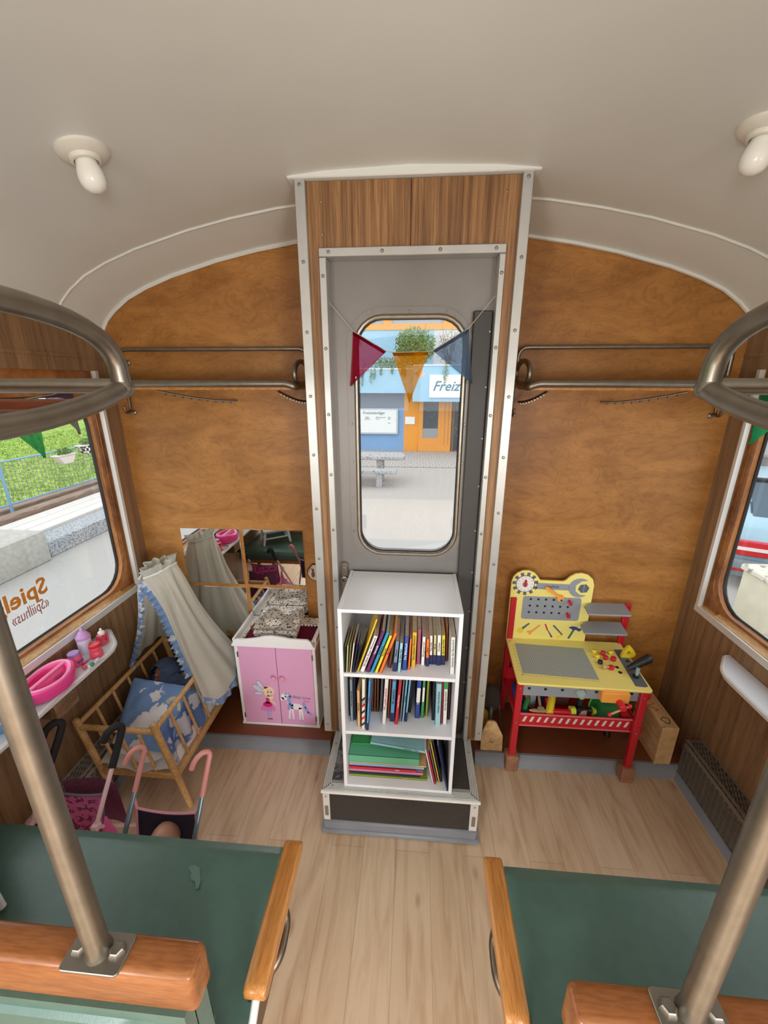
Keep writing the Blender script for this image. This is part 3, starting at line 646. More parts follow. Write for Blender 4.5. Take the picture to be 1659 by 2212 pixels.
Mm = [(-.2285, 1.235, .0065, .180, .3, 'midnight', 'dark slim book against the side panel, middle shelf', None, None, None),
      (-.2205, 1.208, .0110, .190, .3, 'greyblue', 'grey-blue picture book near the side panel, middle shelf', 'Wo ist der kleine Bär', None, None),
      (-.2075, 1.216, .0070, .190, .4, 'navy', 'slim navy book behind the tan one, middle shelf', None, None, None),
      (-.1910, 1.186, .0115, .163, .2, 'tan', 'tan wood-coloured book sticking out, middle shelf', 'Mein Buch', None, None),
      (-.1745, 1.176, .0128, .222, 1.2, 'stripe', 'cream book with red and navy stripes on its spine, middle shelf', 'JETZT', None, None),
      (-.1570, 1.172, .0088, .222, 3.0, 'skyblue', 'slim sky blue book with navy foot sticking out, middle shelf', 'Leselöwen', mat('red_print', (200, 50, 60), .6), ('navy', .15)),
      (-.1470, 1.262, .0078, .153, 1.6, 'brown', 'dark brown book set far back, beside the sky blue one, middle shelf', None, None, None),
      (-.1370, 1.262, .0070, .153, 1.4, 'rust', 'rust coloured book set far back, middle shelf', None, None, None),
      (-.1275, 1.262, .0090, .156, 1.2, 'brown', 'dark brown book set far back, beside the grey one, middle shelf', None, None, None),
      (-.1165, 1.265, .0110, .154, 2.6, 'grey', 'grey book set far back, middle shelf', None, None, None),
      (-.1015, 1.206, .0150, .203, 3.0, 'white', 'tall white hardback with red lettering, middle shelf', 'Mein großes Lernbuch', mat('red_print', (200, 50, 60), .6), None),
      (-.0835, 1.234, .0080, .176, 2.8, 'rust', 'narrow rust brown book between white and blue ones, middle shelf', None, None, None),
      (-.0730, 1.219, .0158, .184, 2.6, 'skyblue', 'thick blue book with navy foot beside the red one, middle shelf', 'Wir entdecken', None, ('navy', .22)),
      (-.0545, 1.207, .0122, .192, 4.2, 'red', 'crimson red hardback on the middle shelf', 'Sechs Wünsche', INKW, None),
      (-.0355, 1.222, .0055, .188, 3.4, 'greyblue', 'very slim grey-blue book right of the red one, middle shelf', None, None, None),
      (-.0275, 1.221, .0085, .192, 3.6, 'lightblue', 'light blue slim book with dark lettering, middle shelf', 'Im Garten', None, None),
      (-.0170, 1.223, .0085, .192, 4.0, 'lightblue', 'light blue slim book with navy foot, middle shelf', None, None, ('navy', .22)),
      (-.0050, 1.268, .0100, .154, 3.4, 'midnight', 'nearly black book deep in shade, middle shelf', None, None, None),
      (.0210, 1.242, .0170, .174, 1.7, 'blue', 'blue book with white label panel, middle shelf', 'Wasserzauber', INKW, None),
      (.0430, 1.246, .0115, .172, 1.3, 'green', 'green book with white label panel, middle shelf', 'Der Wald', INKW, None),
      (.0600, 1.254, .0095, .163, 1.1, 'lime', 'olive green slim book, middle shelf', None, None, None),
      (.0850, 1.237, .0090, .182, -.4, 'midnight', 'dark navy book beside the pale teal one, middle shelf', None, None, None),
      (.0960, 1.216, .0205, .186, -.5, 'paleteal', 'thick pale teal book, middle shelf', 'Hundert Geschichten', None, None),
      (.1185, 1.224, .0048, .190, -.8, 'red', 'thin red book, middle shelf', None, None, None),
      (.1250, 1.222, .0150, .190, -.8, 'white', 'white board book with green top, middle shelf', 'Auf dem Bauernhof', mat('green_print', (60, 110, 90), .6), None),
      (.1430, 1.245, .0085, .180, -.6, 'maroon', 'dark maroon book against the side panel, middle shelf', None, None, None)]
for x, y, th, H, tl, c, lab, ti, ink, band in Mm:
    b = book(ZB_, x, y, th, H, tl, c, lab, g2, .15, ti, ink, band)
    if c == 'stripe':
        for k in range(5):
            z0 = .012 + .028 * k
            put(G().prism([(0.0003, z0), (th - .0003, z0 + .013), (th - .0003, z0 + .024), (.0003, z0 + .011)], 'y', -.0005, .0005), 'spine_stripe', cm('red' if k % 2 else 'navy'), b)
    if c == 'white' and th == .0150 and 'green top' in lab:
        put(G().box(-.0002, th + .0002, -.0004, .02, H * .84, H), 'spine_band', cm('green'), b)
    if 'label panel' in lab:
        put(G().box(.002, th - .002, -.0004, .001, .075, .140), 'label_panel', INKW, b)
# horizontal stack
def flat_book(x0, x1, y0, z0, z1, col, label, depth=.2, rz=0, tx=0, title=None, ink=None):
    t = thing('book', label, 'book', ((x0 + x1) / 2, y0, z0), g3, (0, R(tx), R(rz)))
    w = (x1 - x0) / 2; H = z1 - z0; c = .0012
    g = G(); g.box(-w, w, 0, depth, 0, c); g.box(-w, w, 0, depth, H - c, H); g.box(-w, w, 0, c, 0, H); put(g, 'cover', cm(col), t)
    put(G().box(-w + .003, w - .003, c, depth - .003, c, H - c), 'pages', PAGE, t)
    if title: lettering(title, min(.009, H * .75), ink or INKW, t, (w * .45, -.0005, H / 2), (1, 0, 0), (0, 0, 1), 'spine_title', depth=.0003)
zz = ZC_
for x1, th, col, nm, ti, dy in ((.074, .011, 'lime', 'olive green book with pale dots at the bottom of the lying stack', '• • • •', 0), (.048, .012, 'navy', 'navy book second from the bottom of the lying stack', None, .004), (.058, .014, 'pink', 'pink and cream book in the lying stack under the red one', None, .002), (.030, .013, 'red', 'red book in the lying stack', 'Pauli', .0), (.062, .013, 'lightblue', 'light blue book in the lying stack on the red one', None, .004), (.070, .010, 'tan', 'beige book with gold edging in the lying stack', None, .003), (.042, .034, 'seagreen', 'thick sea-green book on the lying stack', None, .0)):
    flat_book(-.229, x1, 1.196 + dy, zz, zz + th, col, nm, .21, 0, 0, ti); zz += th
flat_book(-.222, -.03, 1.245, zz, zz + .012, 'green', 'bright green book lying under the pale teal one, bottom compartment', .17, 3)
flat_book(-.15, .072, 1.225, zz + .0122, zz + .024, 'paleteal', 'pale teal spiral book lying askew on top of the stack', .19, -7, 0, 'Suchbuch  Tiere', INK)
for x, y, th, H, tl, c, lab in ((.0935, 1.190, .007, .165, -11.5, 'white', 'white book leaning beside the lying stack, bottom compartment'), (.1020, 1.184, .006, .160, -11.5, 'red', 'slim red book leaning in the bottom compartment'), (.1095, 1.196, .006, .180, -11.5, 'grey', 'slim grey book leaning between red and amber ones, bottom compartment'), (.1185, 1.192, .007, .200, -11.5, 'yellow', 'amber yellow book leaning in the bottom compartment'), (.1275, 1.196, .006, .200, -11.5, 'midnight', 'slim black book leaning behind the amber one, bottom compartment'), (.1480, 1.160, .0055, .222, -11.5, 'navy', 'big thin navy book leaning out at the side panel, bottom compartment')):
    book(ZC_, x, y, th, H, tl, c, lab, g3, .2)

# ------------------------------------------------------------------ dolls wardrobe with changing tray
wx0, wx1, wy0, wy1, wz0, wz1 = -.837, -.446, 1.585, 1.822, .0555, .521
t = WT = thing('doll_wardrobe', 'small pink and white dolls wardrobe with fairy and unicorn pictures', 'wardrobe', ((wx0 + wx1) / 2, 1.7, wz0))
put(G().box(wx0, wx0 + .015, wy0, wy1, wz0, wz1, .001), 'side_panel', WPNT, t); put(G().box(wx1 - .015, wx1, wy0, wy1, wz0, wz1, .001), 'side_panel', WPNT, t)
put(G().box(wx0 - .003, wx1 + .003, wy0 - .004, wy1, wz0, wz0 + .012, .001), 'plinth', WPNT, t); put(G().box(wx0, wx1, wy1 - .008, wy1, wz0, wz1), 'back_panel', WPNT, t)
put(G().box(wx0 - .006, wx1 + .006, wy0 - .012, wy1, wz1, wz1 + .012, .002), 'tray_base', WPNT, t)
wav = [(-.838, .532), (-.828, .556), (-.815, .562), (-.77, .562), (-.72, .571), (-.68, .583), (-.644, .587), (-.60, .582), (-.56, .575), (-.51, .573), (-.476, .573), (-.462, .562), (-.452, .540), (-.447, .532)]
put(G().prism(wav, 'y', wy0 - .012, wy0 - .003), 'front_rim', WPNT, t)
put(G().box(wx0 - .003, wx0 + .008, wy0 - .003, wy1, wz1 + .012, wz1 + .036, .002), 'side_rim', WPNT, t)
put(G().box(wx1 - .008, wx1 + .003, wy0 + .02, wy1, wz1 + .012, wz1 + .036, .002), 'side_rim', WPNT, t)
d1 = put(G().box(-.821, -.6385, wy0 - .002, wy0 + .012, .068, .517, .001), 'door', PINKC, t); d2 = put(G().box(-.6355, -.462, wy0 - .002, wy0 + .012, .068, .517, .001), 'door', PINKC, t)
for d, x in ((d1, -.652), (d2, -.610)): put(G().lathe([(.006, 0), (.006, .006), (.011, .012), (.012, .018), (.009, .022), (0, .023)], (x, wy0 - .002, .352), 14, Matrix.Rotation(R(90), 4, 'X')), 'knob', mat('pink_knob', (232, 160, 186), .3), d)
for d, x in ((d1, -.822), (d2, -.461)):
    for z in (.11, .47): put(G().box(x - .003, x + .003, wy0 - .004, wy0 + .002, z - .014, z + .014), 'hinge', STEEL, d)
def decal(d, pts, col, nm, lay=0):
    put(G().prism(pts, 'y', wy0 - .0026 - .0004 * lay, wy0 - .0015), nm, mat('decal_%d_%d_%d' % col, col, .45), d)
SKIN, LILA, INKD = (240, 206, 186), (176, 170, 214), (70, 74, 110)
for (cx, cz, rx, rz, a) in ((-.742, .278, .030, .013, -40), (-.728, .298, .028, .011, -62), (-.738, .250, .026, .010, 5)):
    decal(d1, ell(cx, cz, rx + .0015, rz + .0015, 16, R(a)), (84, 88, 130), 'fairy_wing'); decal(d1, ell(cx, cz, rx, rz, 16, R(a)), (216, 214, 236), 'fairy_wing', 1)
for x in (-.704, -.691): decal(d1, [(x - .005, .150), (x + .005, .150), (x + .004, .100), (x - .004, .100)], LILA, 'fairy_leg'); decal(d1, ell(x + .002, .094, .008, .004, 10), (176, 60, 90), 'fairy_shoe')
for k in range(5): decal(d1, ell(-.728 + .014 * k, .163 - .006 * (1 - abs(k - 2) / 2), .008, .020, 12, R(-20 + 10 * k)), (226, 130, 196), 'fairy_petal', 1)
decal(d1, ell(-.700, .184, .024, .016, 16), (204, 40, 120), 'fairy_skirt', 2); decal(d1, [(-.706, .222), (-.690, .222), (-.687, .190), (-.710, .190)], (206, 50, 120), 'fairy_bodice', 2)
decal(d1, [(-.690, .218), (-.686, .214), (-.655, .186), (-.658, .182), (-.692, .205)], SKIN, 'fairy_arm', 1); decal(d1, ell(-.690, .262, .028, .030, 18), (246, 226, 170), 'fairy_hair', 1); decal(d1, ell(-.684, .235, .013, .022, 14, R(20)), (246, 226, 170), 'fairy_hair', 1)
decal(d1, ell(-.684, .258, .019, .021, 16), SKIN, 'fairy_face', 2); decal(d1, ell(-.692, .260, .0035, .005, 10), INKD, 'fairy_eye', 3); decal(d1, ell(-.677, .260, .0035, .005, 10), INKD, 'fairy_eye', 3)
decal(d1, [(-.712, .284), (-.690, .292), (-.689, .287), (-.711, .278)], (200, 40, 80), 'fairy_headband', 3); decal(d1, ell(-.702, .285, .007, .005, 10), (60, 50, 60), 'fairy_bow', 4)
WH = (240, 240, 246)
decal(d2, ell(-.558, .180, .034, .018, 18), WH, 'unicorn_body', 1); decal(d2, [(-.600, .235), (-.580, .225), (-.570, .180), (-.596, .178)], WH, 'unicorn_neck', 1); decal(d2, ell(-.610, .237, .020, .020, 16), WH, 'unicorn_head', 1); decal(d2, ell(-.624, .224, .010, .009, 12), WH, 'unicorn_muzzle', 1)
for x, dx in ((-.588, -.008), (-.578, .004), (-.540, -.002), (-.531, .004)): decal(d2, [(x - .005, .175), (x + .005, .175), (x + dx + .0035, .100), (x + dx - .0035, .100)], WH, 'unicorn_leg', 1); decal(d2, ell(x + dx - .001, .097, .0055, .004, 8), LILA, 'unicorn_hoof', 2)
for (cx, cz, rx, rz, a) in ((-.588, .215, .010, .030, 10), (-.592, .178, .008, .022, -8), (-.600, .256, .016, .007, 10)): decal(d2, ell(cx, cz, rx, rz, 14, R(a)), (150, 160, 220), 'unicorn_mane', 2)
for (cx, cz, rx, rz, a) in ((-.515, .190, .008, .018, 20), (-.505, .163, .008, .020, 25), (-.492, .144, .006, .014, 45)): decal(d2, ell(cx, cz, rx, rz, 14, R(a)), (150, 160, 220), 'unicorn_tail', 2)
decal(d2, ell(-.606, .238, .0045, .006, 10), INKD, 'unicorn_eye', 3); decal(d2, [(-.600, .254), (-.592, .268), (-.590, .252)], (236, 190, 220), 'unicorn_ear', 3); decal(d2, [(-.613, .254), (-.612, .280), (-.606, .255)], (226, 214, 170), 'unicorn_horn', 3)
for k in range(4): decal(d2, ell(-.583 + .004 * math.cos(k * 1.57), .240 + .004 * math.sin(k * 1.57), .0035, .0035, 8), (70, 110, 80), 'flower', 4)
lettering('Baby Love', .021, mat('blue_print', (40, 110, 170), .5), d2, (-.528, wy0 - .0024, .236), (1, 0, -.05), (0, 0, 1), 'lettering', .3, .0004)
lettering('2016', .014, mat('pink_print', (216, 60, 130), .5), d2, (-.508, wy0 - .0024, .214), (1, 0, -.05), (0, 0, 1), 'lettering', .5, .0004)
# cloths in the tray
MARO = blob('maroon_quilt', (104, 22, 52), (190, 120, 140), 120, .06, .10, .9, 'VORONOI')
PAT = blob('patterned_muslin', (244, 236, 224), (70, 74, 92), 110, .55, .60, .9, dist=.6)
t = thing('pompom_quilt', 'maroon quilt with white pompom edging lying in the wardrobe tray', 'blanket', (-.63, 1.7, wz1 + .0125))
def quilt(u, v): return (-.795 + .325 * u, 1.60 + .205 * v, wz1 + .0135 + .010 * min(1, 8 * min(u, 1 - u, v, 1 - v)) + .0015 * math.sin(u * 60) * math.sin(v * 40))
put(G().grid(quilt, 30, 20).box(-.79, -.475, 1.605, 1.80, wz1 + .0125, wz1 + .016), 'quilt', MARO, t)
for a, b in (((-.80, 1.597), (-.46, 1.597)), ((-.46, 1.60), (-.455, 1.80)), ((-.80, 1.60), (-.80, 1.80))):
    put(G().tube([(a[0] + (b[0] - a[0]) * k / 8, a[1] + (b[1] - a[1]) * k / 8, wz1 + .0185) for k in range(9)], .006, 6), 'border', PAT, t)
pm = G().ball((0, 0, 0), .006, 8, 6); pme = bpy.data.meshes.new('pompom'); pm.bm.to_mesh(pme); pm.bm.free(); pme.materials.append(mat('pompom_white', (238, 234, 226), .9)); pme.polygons.foreach_set('use_smooth', [True] * len(pme.polygons))
for px, py, pz in [(-.80 + .0165 * k, 1.594, .006) for k in range(21)] + [(-.462 + .001 * k, 1.61 + .018 * k, .010) for k in range(9)] + [(-.795 + .0165 * k, 1.733, .013) for k in range(6)] + [(-.545 + .0165 * k, 1.733, .013) for k in range(6)]:
    o = link('pompom', pme, t, OFF[t]); o.location = Vector((px, py, wz1 + .018 + pz * .6)) - OFF[t]
put(G().box(-.80, -.46, 1.735, 1.80, wz1 + .022, wz1 + .027, .002), 'patterned_strip', PAT, t)
t = thing('folded_muslin', 'folded cream muslin cloth with dark print on the maroon quilt', 'cloth', (-.645, 1.7, wz1 + .026))
random.seed(5)
for k in range(6):
    z0 = wz1 + .026 + .0085 * k; j = .006 * (k % 2)
    def fold(u, v, z0=z0, k=k, j=j):
        a = 2 * PI * u; cx = -.650 + .010 * (v - .5); r = 1.0
        X = .103 * (abs(math.cos(a)) ** .3) * (1 if math.cos(a) > 0 else -1); Z = .0052 * (abs(math.sin(a)) ** .6) * (1 if math.sin(a) > 0 else -1)
        y = 1.612 + j + .204 * v
        return (cx + X * (1 + .02 * math.sin(9 * v + k)) + .022 * (.5 - v), y, z0 + .005 + Z + .004 * math.sin(11 * v + 5 * u + k * 2) * (.4 + .6 * (k > 3)))
    put(G().grid(fold, 24, 14, 0, True), 'fold', PAT, t)
put(G().grid(lambda u, v: (-.752 + .20 * u, 1.606 + .214 * v, wz1 + .081 + .006 * math.sin(9 * u + 3 * v) * math.sin(7 * v) - .02 * max(0, v - .9) * 5 - .03 * max(0, .05 - u) * 8), 20, 20, .003), 'top_fold', PAT, t)

# ------------------------------------------------------------------ skinned figures (dolls)
def skinned(verts, edges, radii, sub=2):
    me = bpy.data.meshes.new('sk'); me.from_pydata([Vector(v) for v in verts], edges, [])
    o = bpy.data.objects.new('sk', me); COL.objects.link(o)
    o.modifiers.new('skin', 'SKIN'); sd = o.modifiers.new('sub', 'SUBSURF'); sd.levels = sub; sd.render_levels = sub
    for i, sv in enumerate(me.skin_vertices[0].data):
        r = radii[i]; sv.radius = r if isinstance(r, tuple) else (r, r); sv.use_root = (i == 0)
    dg = bpy.context.evaluated_depsgraph_get(); res = bpy.data.meshes.new_from_object(o.evaluated_get(dg))
    bpy.data.objects.remove(o); bpy.data.meshes.remove(me); return res
def put_mesh(me, name, material, parent):
    me.materials.clear(); me.materials.append(material); me.polygons.foreach_set('use_smooth', [True] * len(me.polygons)); me.name = name
    off = OFF[parent]
    for v in me.vertices: v.co -= off
    return link(name, me, parent, off)
DSKIN = mat('doll_skin', (226, 176, 150), .45); DSKIN2 = mat('doll_skin_dark', (150, 96, 74), .45); DSKIN3 = mat('doll_skin_tan', (196, 146, 122), .4)
WCL = mat('doll_white_cloth', (232, 232, 236), .85); HOOD = mat('hood_fabric', (92, 106, 140), .9, var=.12, scale=60)
LIP = mat('doll_lips', (190, 90, 96), .5); EYE = mat('doll_eye', (40, 36, 44), .3)
def face(parent, c, r, fwd, up, skin, part='nose'):
    """eyes, nose and mouth on a doll's head"""
    F = Vector(fwd).normalized(); U = (Vector(up) - F * Vector(up).dot(F)).normalized(); S_ = F.cross(U); c = Vector(c)
    put(G().ball(c + F * r * .98 - U * r * .1, r * .16, 8, 6), 'nose', skin, parent)
    for s in (-1, 1):
        put(G().ball(c + F * r * .86 + U * r * .12 + S_ * s * r * .38, r * .13, 8, 6), 'eye', EYE, parent)
        put(G().ball(c + S_ * s * r * .97 + U * r * .0, (r * .14, r * .14, r * .22), 8, 6), 'ear', skin, parent)
    put(G().ball(c + F * r * .88 - U * r * .45, (r * .22, r * .16, r * .08), 8, 6), 'mouth', LIP, parent)

# ------------------------------------------------------------------ cradle
ct = (0, 0, 0)
t = CR = thing('doll_cradle', 'turned-wood dolls cradle with railed sides and blue cloud bedding', 'cradle', (-1.13, 1.48, 0))
zr, zb = .40, .17
cy0, cy1 = 1.195, 1.775
def lerp(a, b, f): return tuple(a[i] + (b[i] - a[i]) * f for i in range(3))
tops = {(-1, 0): (-1.322, cy0, zr), (1, 0): (-.998, cy0, zr), (-1, 1): (-1.322, cy1, zr), (1, 1): (-.998, cy1, zr)}
bots = {k: (v[0] + .05, v[1], zb) for k, v in tops.items()}
for k, v in tops.items():
    d = Vector(bots[k]) - Vector(v); f = Vector(v) + d * (zr / (zr - zb)); f.z = 0.0 if k[1] == 0 else .056
    up = Vector(v) - d * (.10 if k[1] == 0 else .02)
    put(G().tube([up + Vector((0, 0, .006)), up, v, bots[k], f], [.005, .0125, .0135, .0135, .012], 12), 'leg', TOYW, t)
for s in (-1, 1):
    a, b = tops[(s, 0)], tops[(s, 1)]
    put(G().tube([a, b], .0105, 12), 'side_rail', TOYW, t)
    c, d = bots[(s, 0)], bots[(s, 1)]
    put(G().box(min(c[0], d[0]) - .011, max(c[0], d[0]) + .011, cy0 - .01, cy1 + .01, zb - .018, zb + .012, .004), 'lower_rail', TOYW, t)
    for k in range(1, 6): u = k / 6; put(G().tube([lerp(a, b, u), lerp(c, d, u)], .0062, 8), 'spindle', TOYW, t)
for e in (0, 1):
    a, b = tops[(-1, e)], tops[(1, e)]
    put(G().tube([(a[0], a[1], a[2] - .012), (b[0], b[1], b[2] - .012)], .0115, 12), 'end_rail', TOYW, t)
    c, d = bots[(-1, e)], bots[(1, e)]
    put(G().box(c[0], d[0], c[1] - .010, c[1] + .010, zb - .018, zb + .012, .004), 'lower_rail', TOYW, t)
    for k in range(1, 4): u = k / 4; put(G().tube([lerp(a, b, u), lerp(c, d, u)], .0062, 8), 'spindle', TOYW, t)
    for s in (-1, 1): put(G().ball((tops[(s, e)][0], tops[(s, e)][1] + (-.012 if e == 0 else .012), zr - .035), .004, 8, 6), 'screw_cap', STEEL, t)
put(G().box(bots[(-1, 0)][0], bots[(1, 0)][0], cy0, cy1, zb - .016, zb - .008), 'base_board', TOYW, t)
put(G().tube([(-1.14, 1.768, zb), (-1.14, 1.752, .40), (-1.16, 1.665, .88), (-1.165, 1.635, .90)], .007, 8), 'canopy_pole', TOYW, t)
MATW = mat('cradle_mattress', (240, 238, 238), .9, var=.04, scale=20, bump=.3)
x0, x1 = bots[(-1, 0)][0] + .014, bots[(1, 0)][0] - .014
def matt(u, v):
    e = min(u, 1 - u, v, 1 - v); return (x0 + (x1 - x0) * u, cy0 + .014 + (cy1 - cy0 - .03) * v, zb + .005 + .05 * min(1, e / .06) ** .5 + .004 * math.sin(13 * u) * math.sin(19 * v))
m_ = thing('cradle_mattress', 'white quilted mattress lying in the dolls cradle', 'mattress', (-1.11, 1.48, zb - .006))
put(G().grid(matt, 20, 30).box(x0, x1, cy0 + .014, cy1 - .014, zb - .006, zb + .008), 'pad', MATW, m_)
put(G().grid(lambda u, v: (x0 - .006 + (x1 - x0 + .012) * u, cy0 - .012 + .05 * v + .004 * math.sin(u * 20), zb + .03 + .016 * math.sin(u * 7 + 1) + .012 * v), 20, 4, .008), 'overhang', MATW, m_)
CLOUD = blob('cloud_fabric', (122, 158, 212), (236, 236, 242), 10.5, .42, .45, .85, 'VORONOI', warp=.06)
# duvet: puffy quadrilateral
Q = [(-1.305, 1.50, .372), (-1.02, 1.49, .345), (-.985, 1.225, .245), (-1.245, 1.245, .255)]
def duv(u, v, s):
    A = [Q[0][i] * (1 - u) + Q[1][i] * u for i in range(3)]; B = [Q[3][i] * (1 - u) + Q[2][i] * u for i in range(3)]
    p = [A[i] * (1 - v) + B[i] * v for i in range(3)]; e = min(u, 1 - u, v, 1 - v)
    bul = .034 * min(1, e / .28) ** .5
    w = .005 * math.sin(17 * u + 6 * v) * math.sin(11 * v + 3) * min(1, e * 8)
    return (p[0], p[1] + s * bul * .25, p[2] + s * bul + w)
t = thing('cloud_duvet', 'blue dolls duvet printed with white clouds', 'duvet', (-1.13, 1.37, .23))
put(G().grid(lambda u, v: duv(u, v, 1), 28, 28).grid(lambda u, v: duv(1 - u, v, -1), 28, 28), 'cover', CLOUD, t)
for r_, cc in ((.050, (214, 190, 196)), (.042, (226, 214, 170)), (.034, (176, 206, 190))):
    pts = []
    for k in range(13):
        a = PI * (.05 + .95 * k / 12); u, v = .84 - r_ * 3.0 * math.cos(a) * .8, .45 - r_ * 3.2 * math.sin(a); p = duv(min(.97, u), max(.03, v), 1); pts.append((p[0], p[1], p[2] + .0006))
    put(G().tube(pts, .0035, 6), 'rainbow_print', mat('rainbow_%d' % int(r_ * 1000), cc, .85), t)
t = thing('cradle_sheet', 'crumpled blue cloud sheet hanging along the cradle rail', 'sheet', (-.98, 1.4, .2))
def sheet(u, v):
    y = 1.225 + .42 * u; return (-1.008 + .046 * v + .012 * math.sin(23 * u + 2 * v), y, .338 - .135 * v + .016 * math.sin(15 * u + 4 * v))
put(G().grid(sheet, 40, 12, .006), 'cloth', CLOUD, t)
# doll lying in the cradle
t = thing('doll', 'doll with a blue-grey hood lying under the cloud duvet', 'doll', (-1.17, 1.60, .22))
hc = (-1.195, 1.575, .345)
body = skinned([(-1.16, 1.45, .28), (-1.175, 1.52, .295), (-1.185, 1.555, .31), hc, (-1.10, 1.50, .30), (-1.06, 1.45, .30), (-1.25, 1.50, .30), (-1.27, 1.45, .30), (-1.12, 1.36, .262), (-1.19, 1.36, .262)],
               [(0, 1), (1, 2), (2, 3), (1, 4), (4, 5), (1, 6), (6, 7), (0, 8), (0, 9)], [.045, .042, .022, .052, .022, .016, .022, .016, .02, .02])
put_mesh(body, 'body', DSKIN2, t); put(G().ball(hc, .052, 18, 12), 'head', DSKIN2, t)
face(t, hc, .054, (-.25, -.75, .5), (.1, .5, .8), DSKIN2)
def hood(u, v):
    a = R(40) + R(300) * 1.0 * u; th = R(28) + R(152) * v
    d = Vector((-.30, -.72, .5)).normalized(); ux = d.orthogonal().normalized(); uy = d.cross(ux)
    a = 2 * PI * u
    p = Vector(hc) + (d * math.cos(th) + (ux * math.cos(a) + uy * math.sin(a)) * math.sin(th)) * (.072 + .004 * math.sin(5 * a))
    return tuple(p)
put(G().grid(hood, 24, 12, .006, True), 'hood', HOOD, t)
put(G().grid(lambda u, v: (-1.27 + .22 * u, 1.56 - .17 * v, .335 + .03 * math.sin(PI * u) - .03 * v + .006 * math.sin(14 * u + 9 * v)), 18, 12, .01), 'hooded_jacket', HOOD, t)
# canopy
NET = blob('dotted_canopy_cloth', (240, 236, 224), (160, 158, 148), 1, .22, .30, .9, 'GRID', mapping=(280, 120, 1), uv=True)
RUF = blob('ruffle_fabric', (150, 182, 222), (230, 232, 238), 22, .34, .38, .85, 'VORONOI', warp=.03)
t = thing('cradle_canopy', 'dotted white canopy with blue ruffled edges draped over the cradle', 'canopy', (-1.13, 1.62, .3))
def pl(P, f):
    L = [0]
    for a, b in zip(P, P[1:]): L.append(L[-1] + (Vector(b) - Vector(a)).length)
    d = f * L[-1]
    for i in range(len(P) - 1):
        if d <= L[i + 1] + 1e-9: return Vector(P[i]).lerp(Vector(P[i + 1]), (d - L[i]) / (L[i + 1] - L[i]))
    return Vector(P[-1])
CB = [(-1.006, 1.50, .405), (-.955, 1.46, .330), (-.895, 1.48, .285), (-.872, 1.56, .300), (-.872, 1.66, .320), (-.90, 1.775, .345), (-1.02, 1.80, .38), (-1.20, 1.80, .40), (-1.335, 1.77, .41), (-1.345, 1.66, .42), (-1.338, 1.53, .405)]
def rimp(f):
    a = R(-125) + R(250) * f   # angle around the top, opening towards the room
    return Vector((-1.165 + .075 * math.sin(a) * -1 if False else -1.165 + .070 * math.cos(a + R(0)) * 1.0, 1.625 + .060 * math.sin(a), .905 + .018 * math.cos(a)))
TOPP = [(-1.212, 1.572, .858), (-1.15, 1.580, .880), (-1.105, 1.610, .905), (-1.095, 1.650, .905), (-1.13, 1.680, .895), (-1.18, 1.690, .885), (-1.225, 1.670, .87), (-1.245, 1.62, .86), (-1.240, 1.580, .85)]
def canopy(u, v):
    a = pl(TOPP, u); b = pl(CB, u); f = v ** 1.05
    p = a.lerp(b, f); sag = math.sin(PI * f)
    c = Vector((-1.13, 1.64, p.z)); n = (p - c); n.z = 0; n = n.normalized() if n.length > 1e-4 else Vector((1, 0, 0))
    p += n * (-.030 * sag * (1 - u * .3) + (.012 * math.sin(u * 34) * (.4 + .6 * (1 - f)) + .006 * math.sin(u * 71 + 1)) * min(1, f * 5 + .2))
    return tuple(p)
put(G().grid(canopy, 90, 34, .0025), 'drape', NET, t)
def edge_ruffle(u0, du, side):
    def f(u, v):
        k = u * 15; base = Vector(canopy(u0, .02 + .97 * u)); nxt = Vector(canopy(u0, min(1, .05 + .97 * u)))
        tg = (nxt - base).normalized(); out = Vector(side).normalized(); out = (out - tg * out.dot(tg)).normalized(); nn = tg.cross(out)
        return tuple(base + out * (.030 * v) * (1 + .18 * math.sin(k * 2 * PI * 1.7)) + nn * .011 * v * math.sin(k * 2 * PI))
    return f
put(G().grid(edge_ruffle(0, 1, (-.72, -.42, -.3)), 150, 4, .0015), 'ruffle', RUF, t)
put(G().grid(edge_ruffle(1, 1, (.85, -.3, -.1)), 150, 4, .0015), 'ruffle', RUF, t)
def hem(u, v):
    p = Vector(canopy(.03 + .62 * u, 1)); c = Vector((-1.1, 1.64, p.z)); n = (p - c).normalized()
    return tuple(p + Vector((0, 0, -.032 * v)) + n * (.006 * v + .008 * v * math.sin(u * 90)))
put(G().grid(hem, 120, 4, .0015), 'hem_ruffle', RUF, t)
def crown(u, v):
    p = pl(TOPP, u); c = Vector((-1.165, 1.63, p.z)); n = (p - c); n.z *= .2; n.normalize()
    return tuple(p + Vector((0, 0, .045 * v - .008)) + n * (.016 * math.sin(u * 62) * v + .012 * math.sin(u * 23 + 2) * v - .006 * (1 - v)))
put(G().grid(crown, 110, 5, .002), 'gathered_crown', mat('crown_cloth', (214, 214, 206), .9), t)
put(G().tube([pl(TOPP, k / 20) + Vector((0, 0, .002)) for k in range(21)], .005, 6), 'gathering_band', mat('crown_cloth', (214, 214, 206), .9), t)

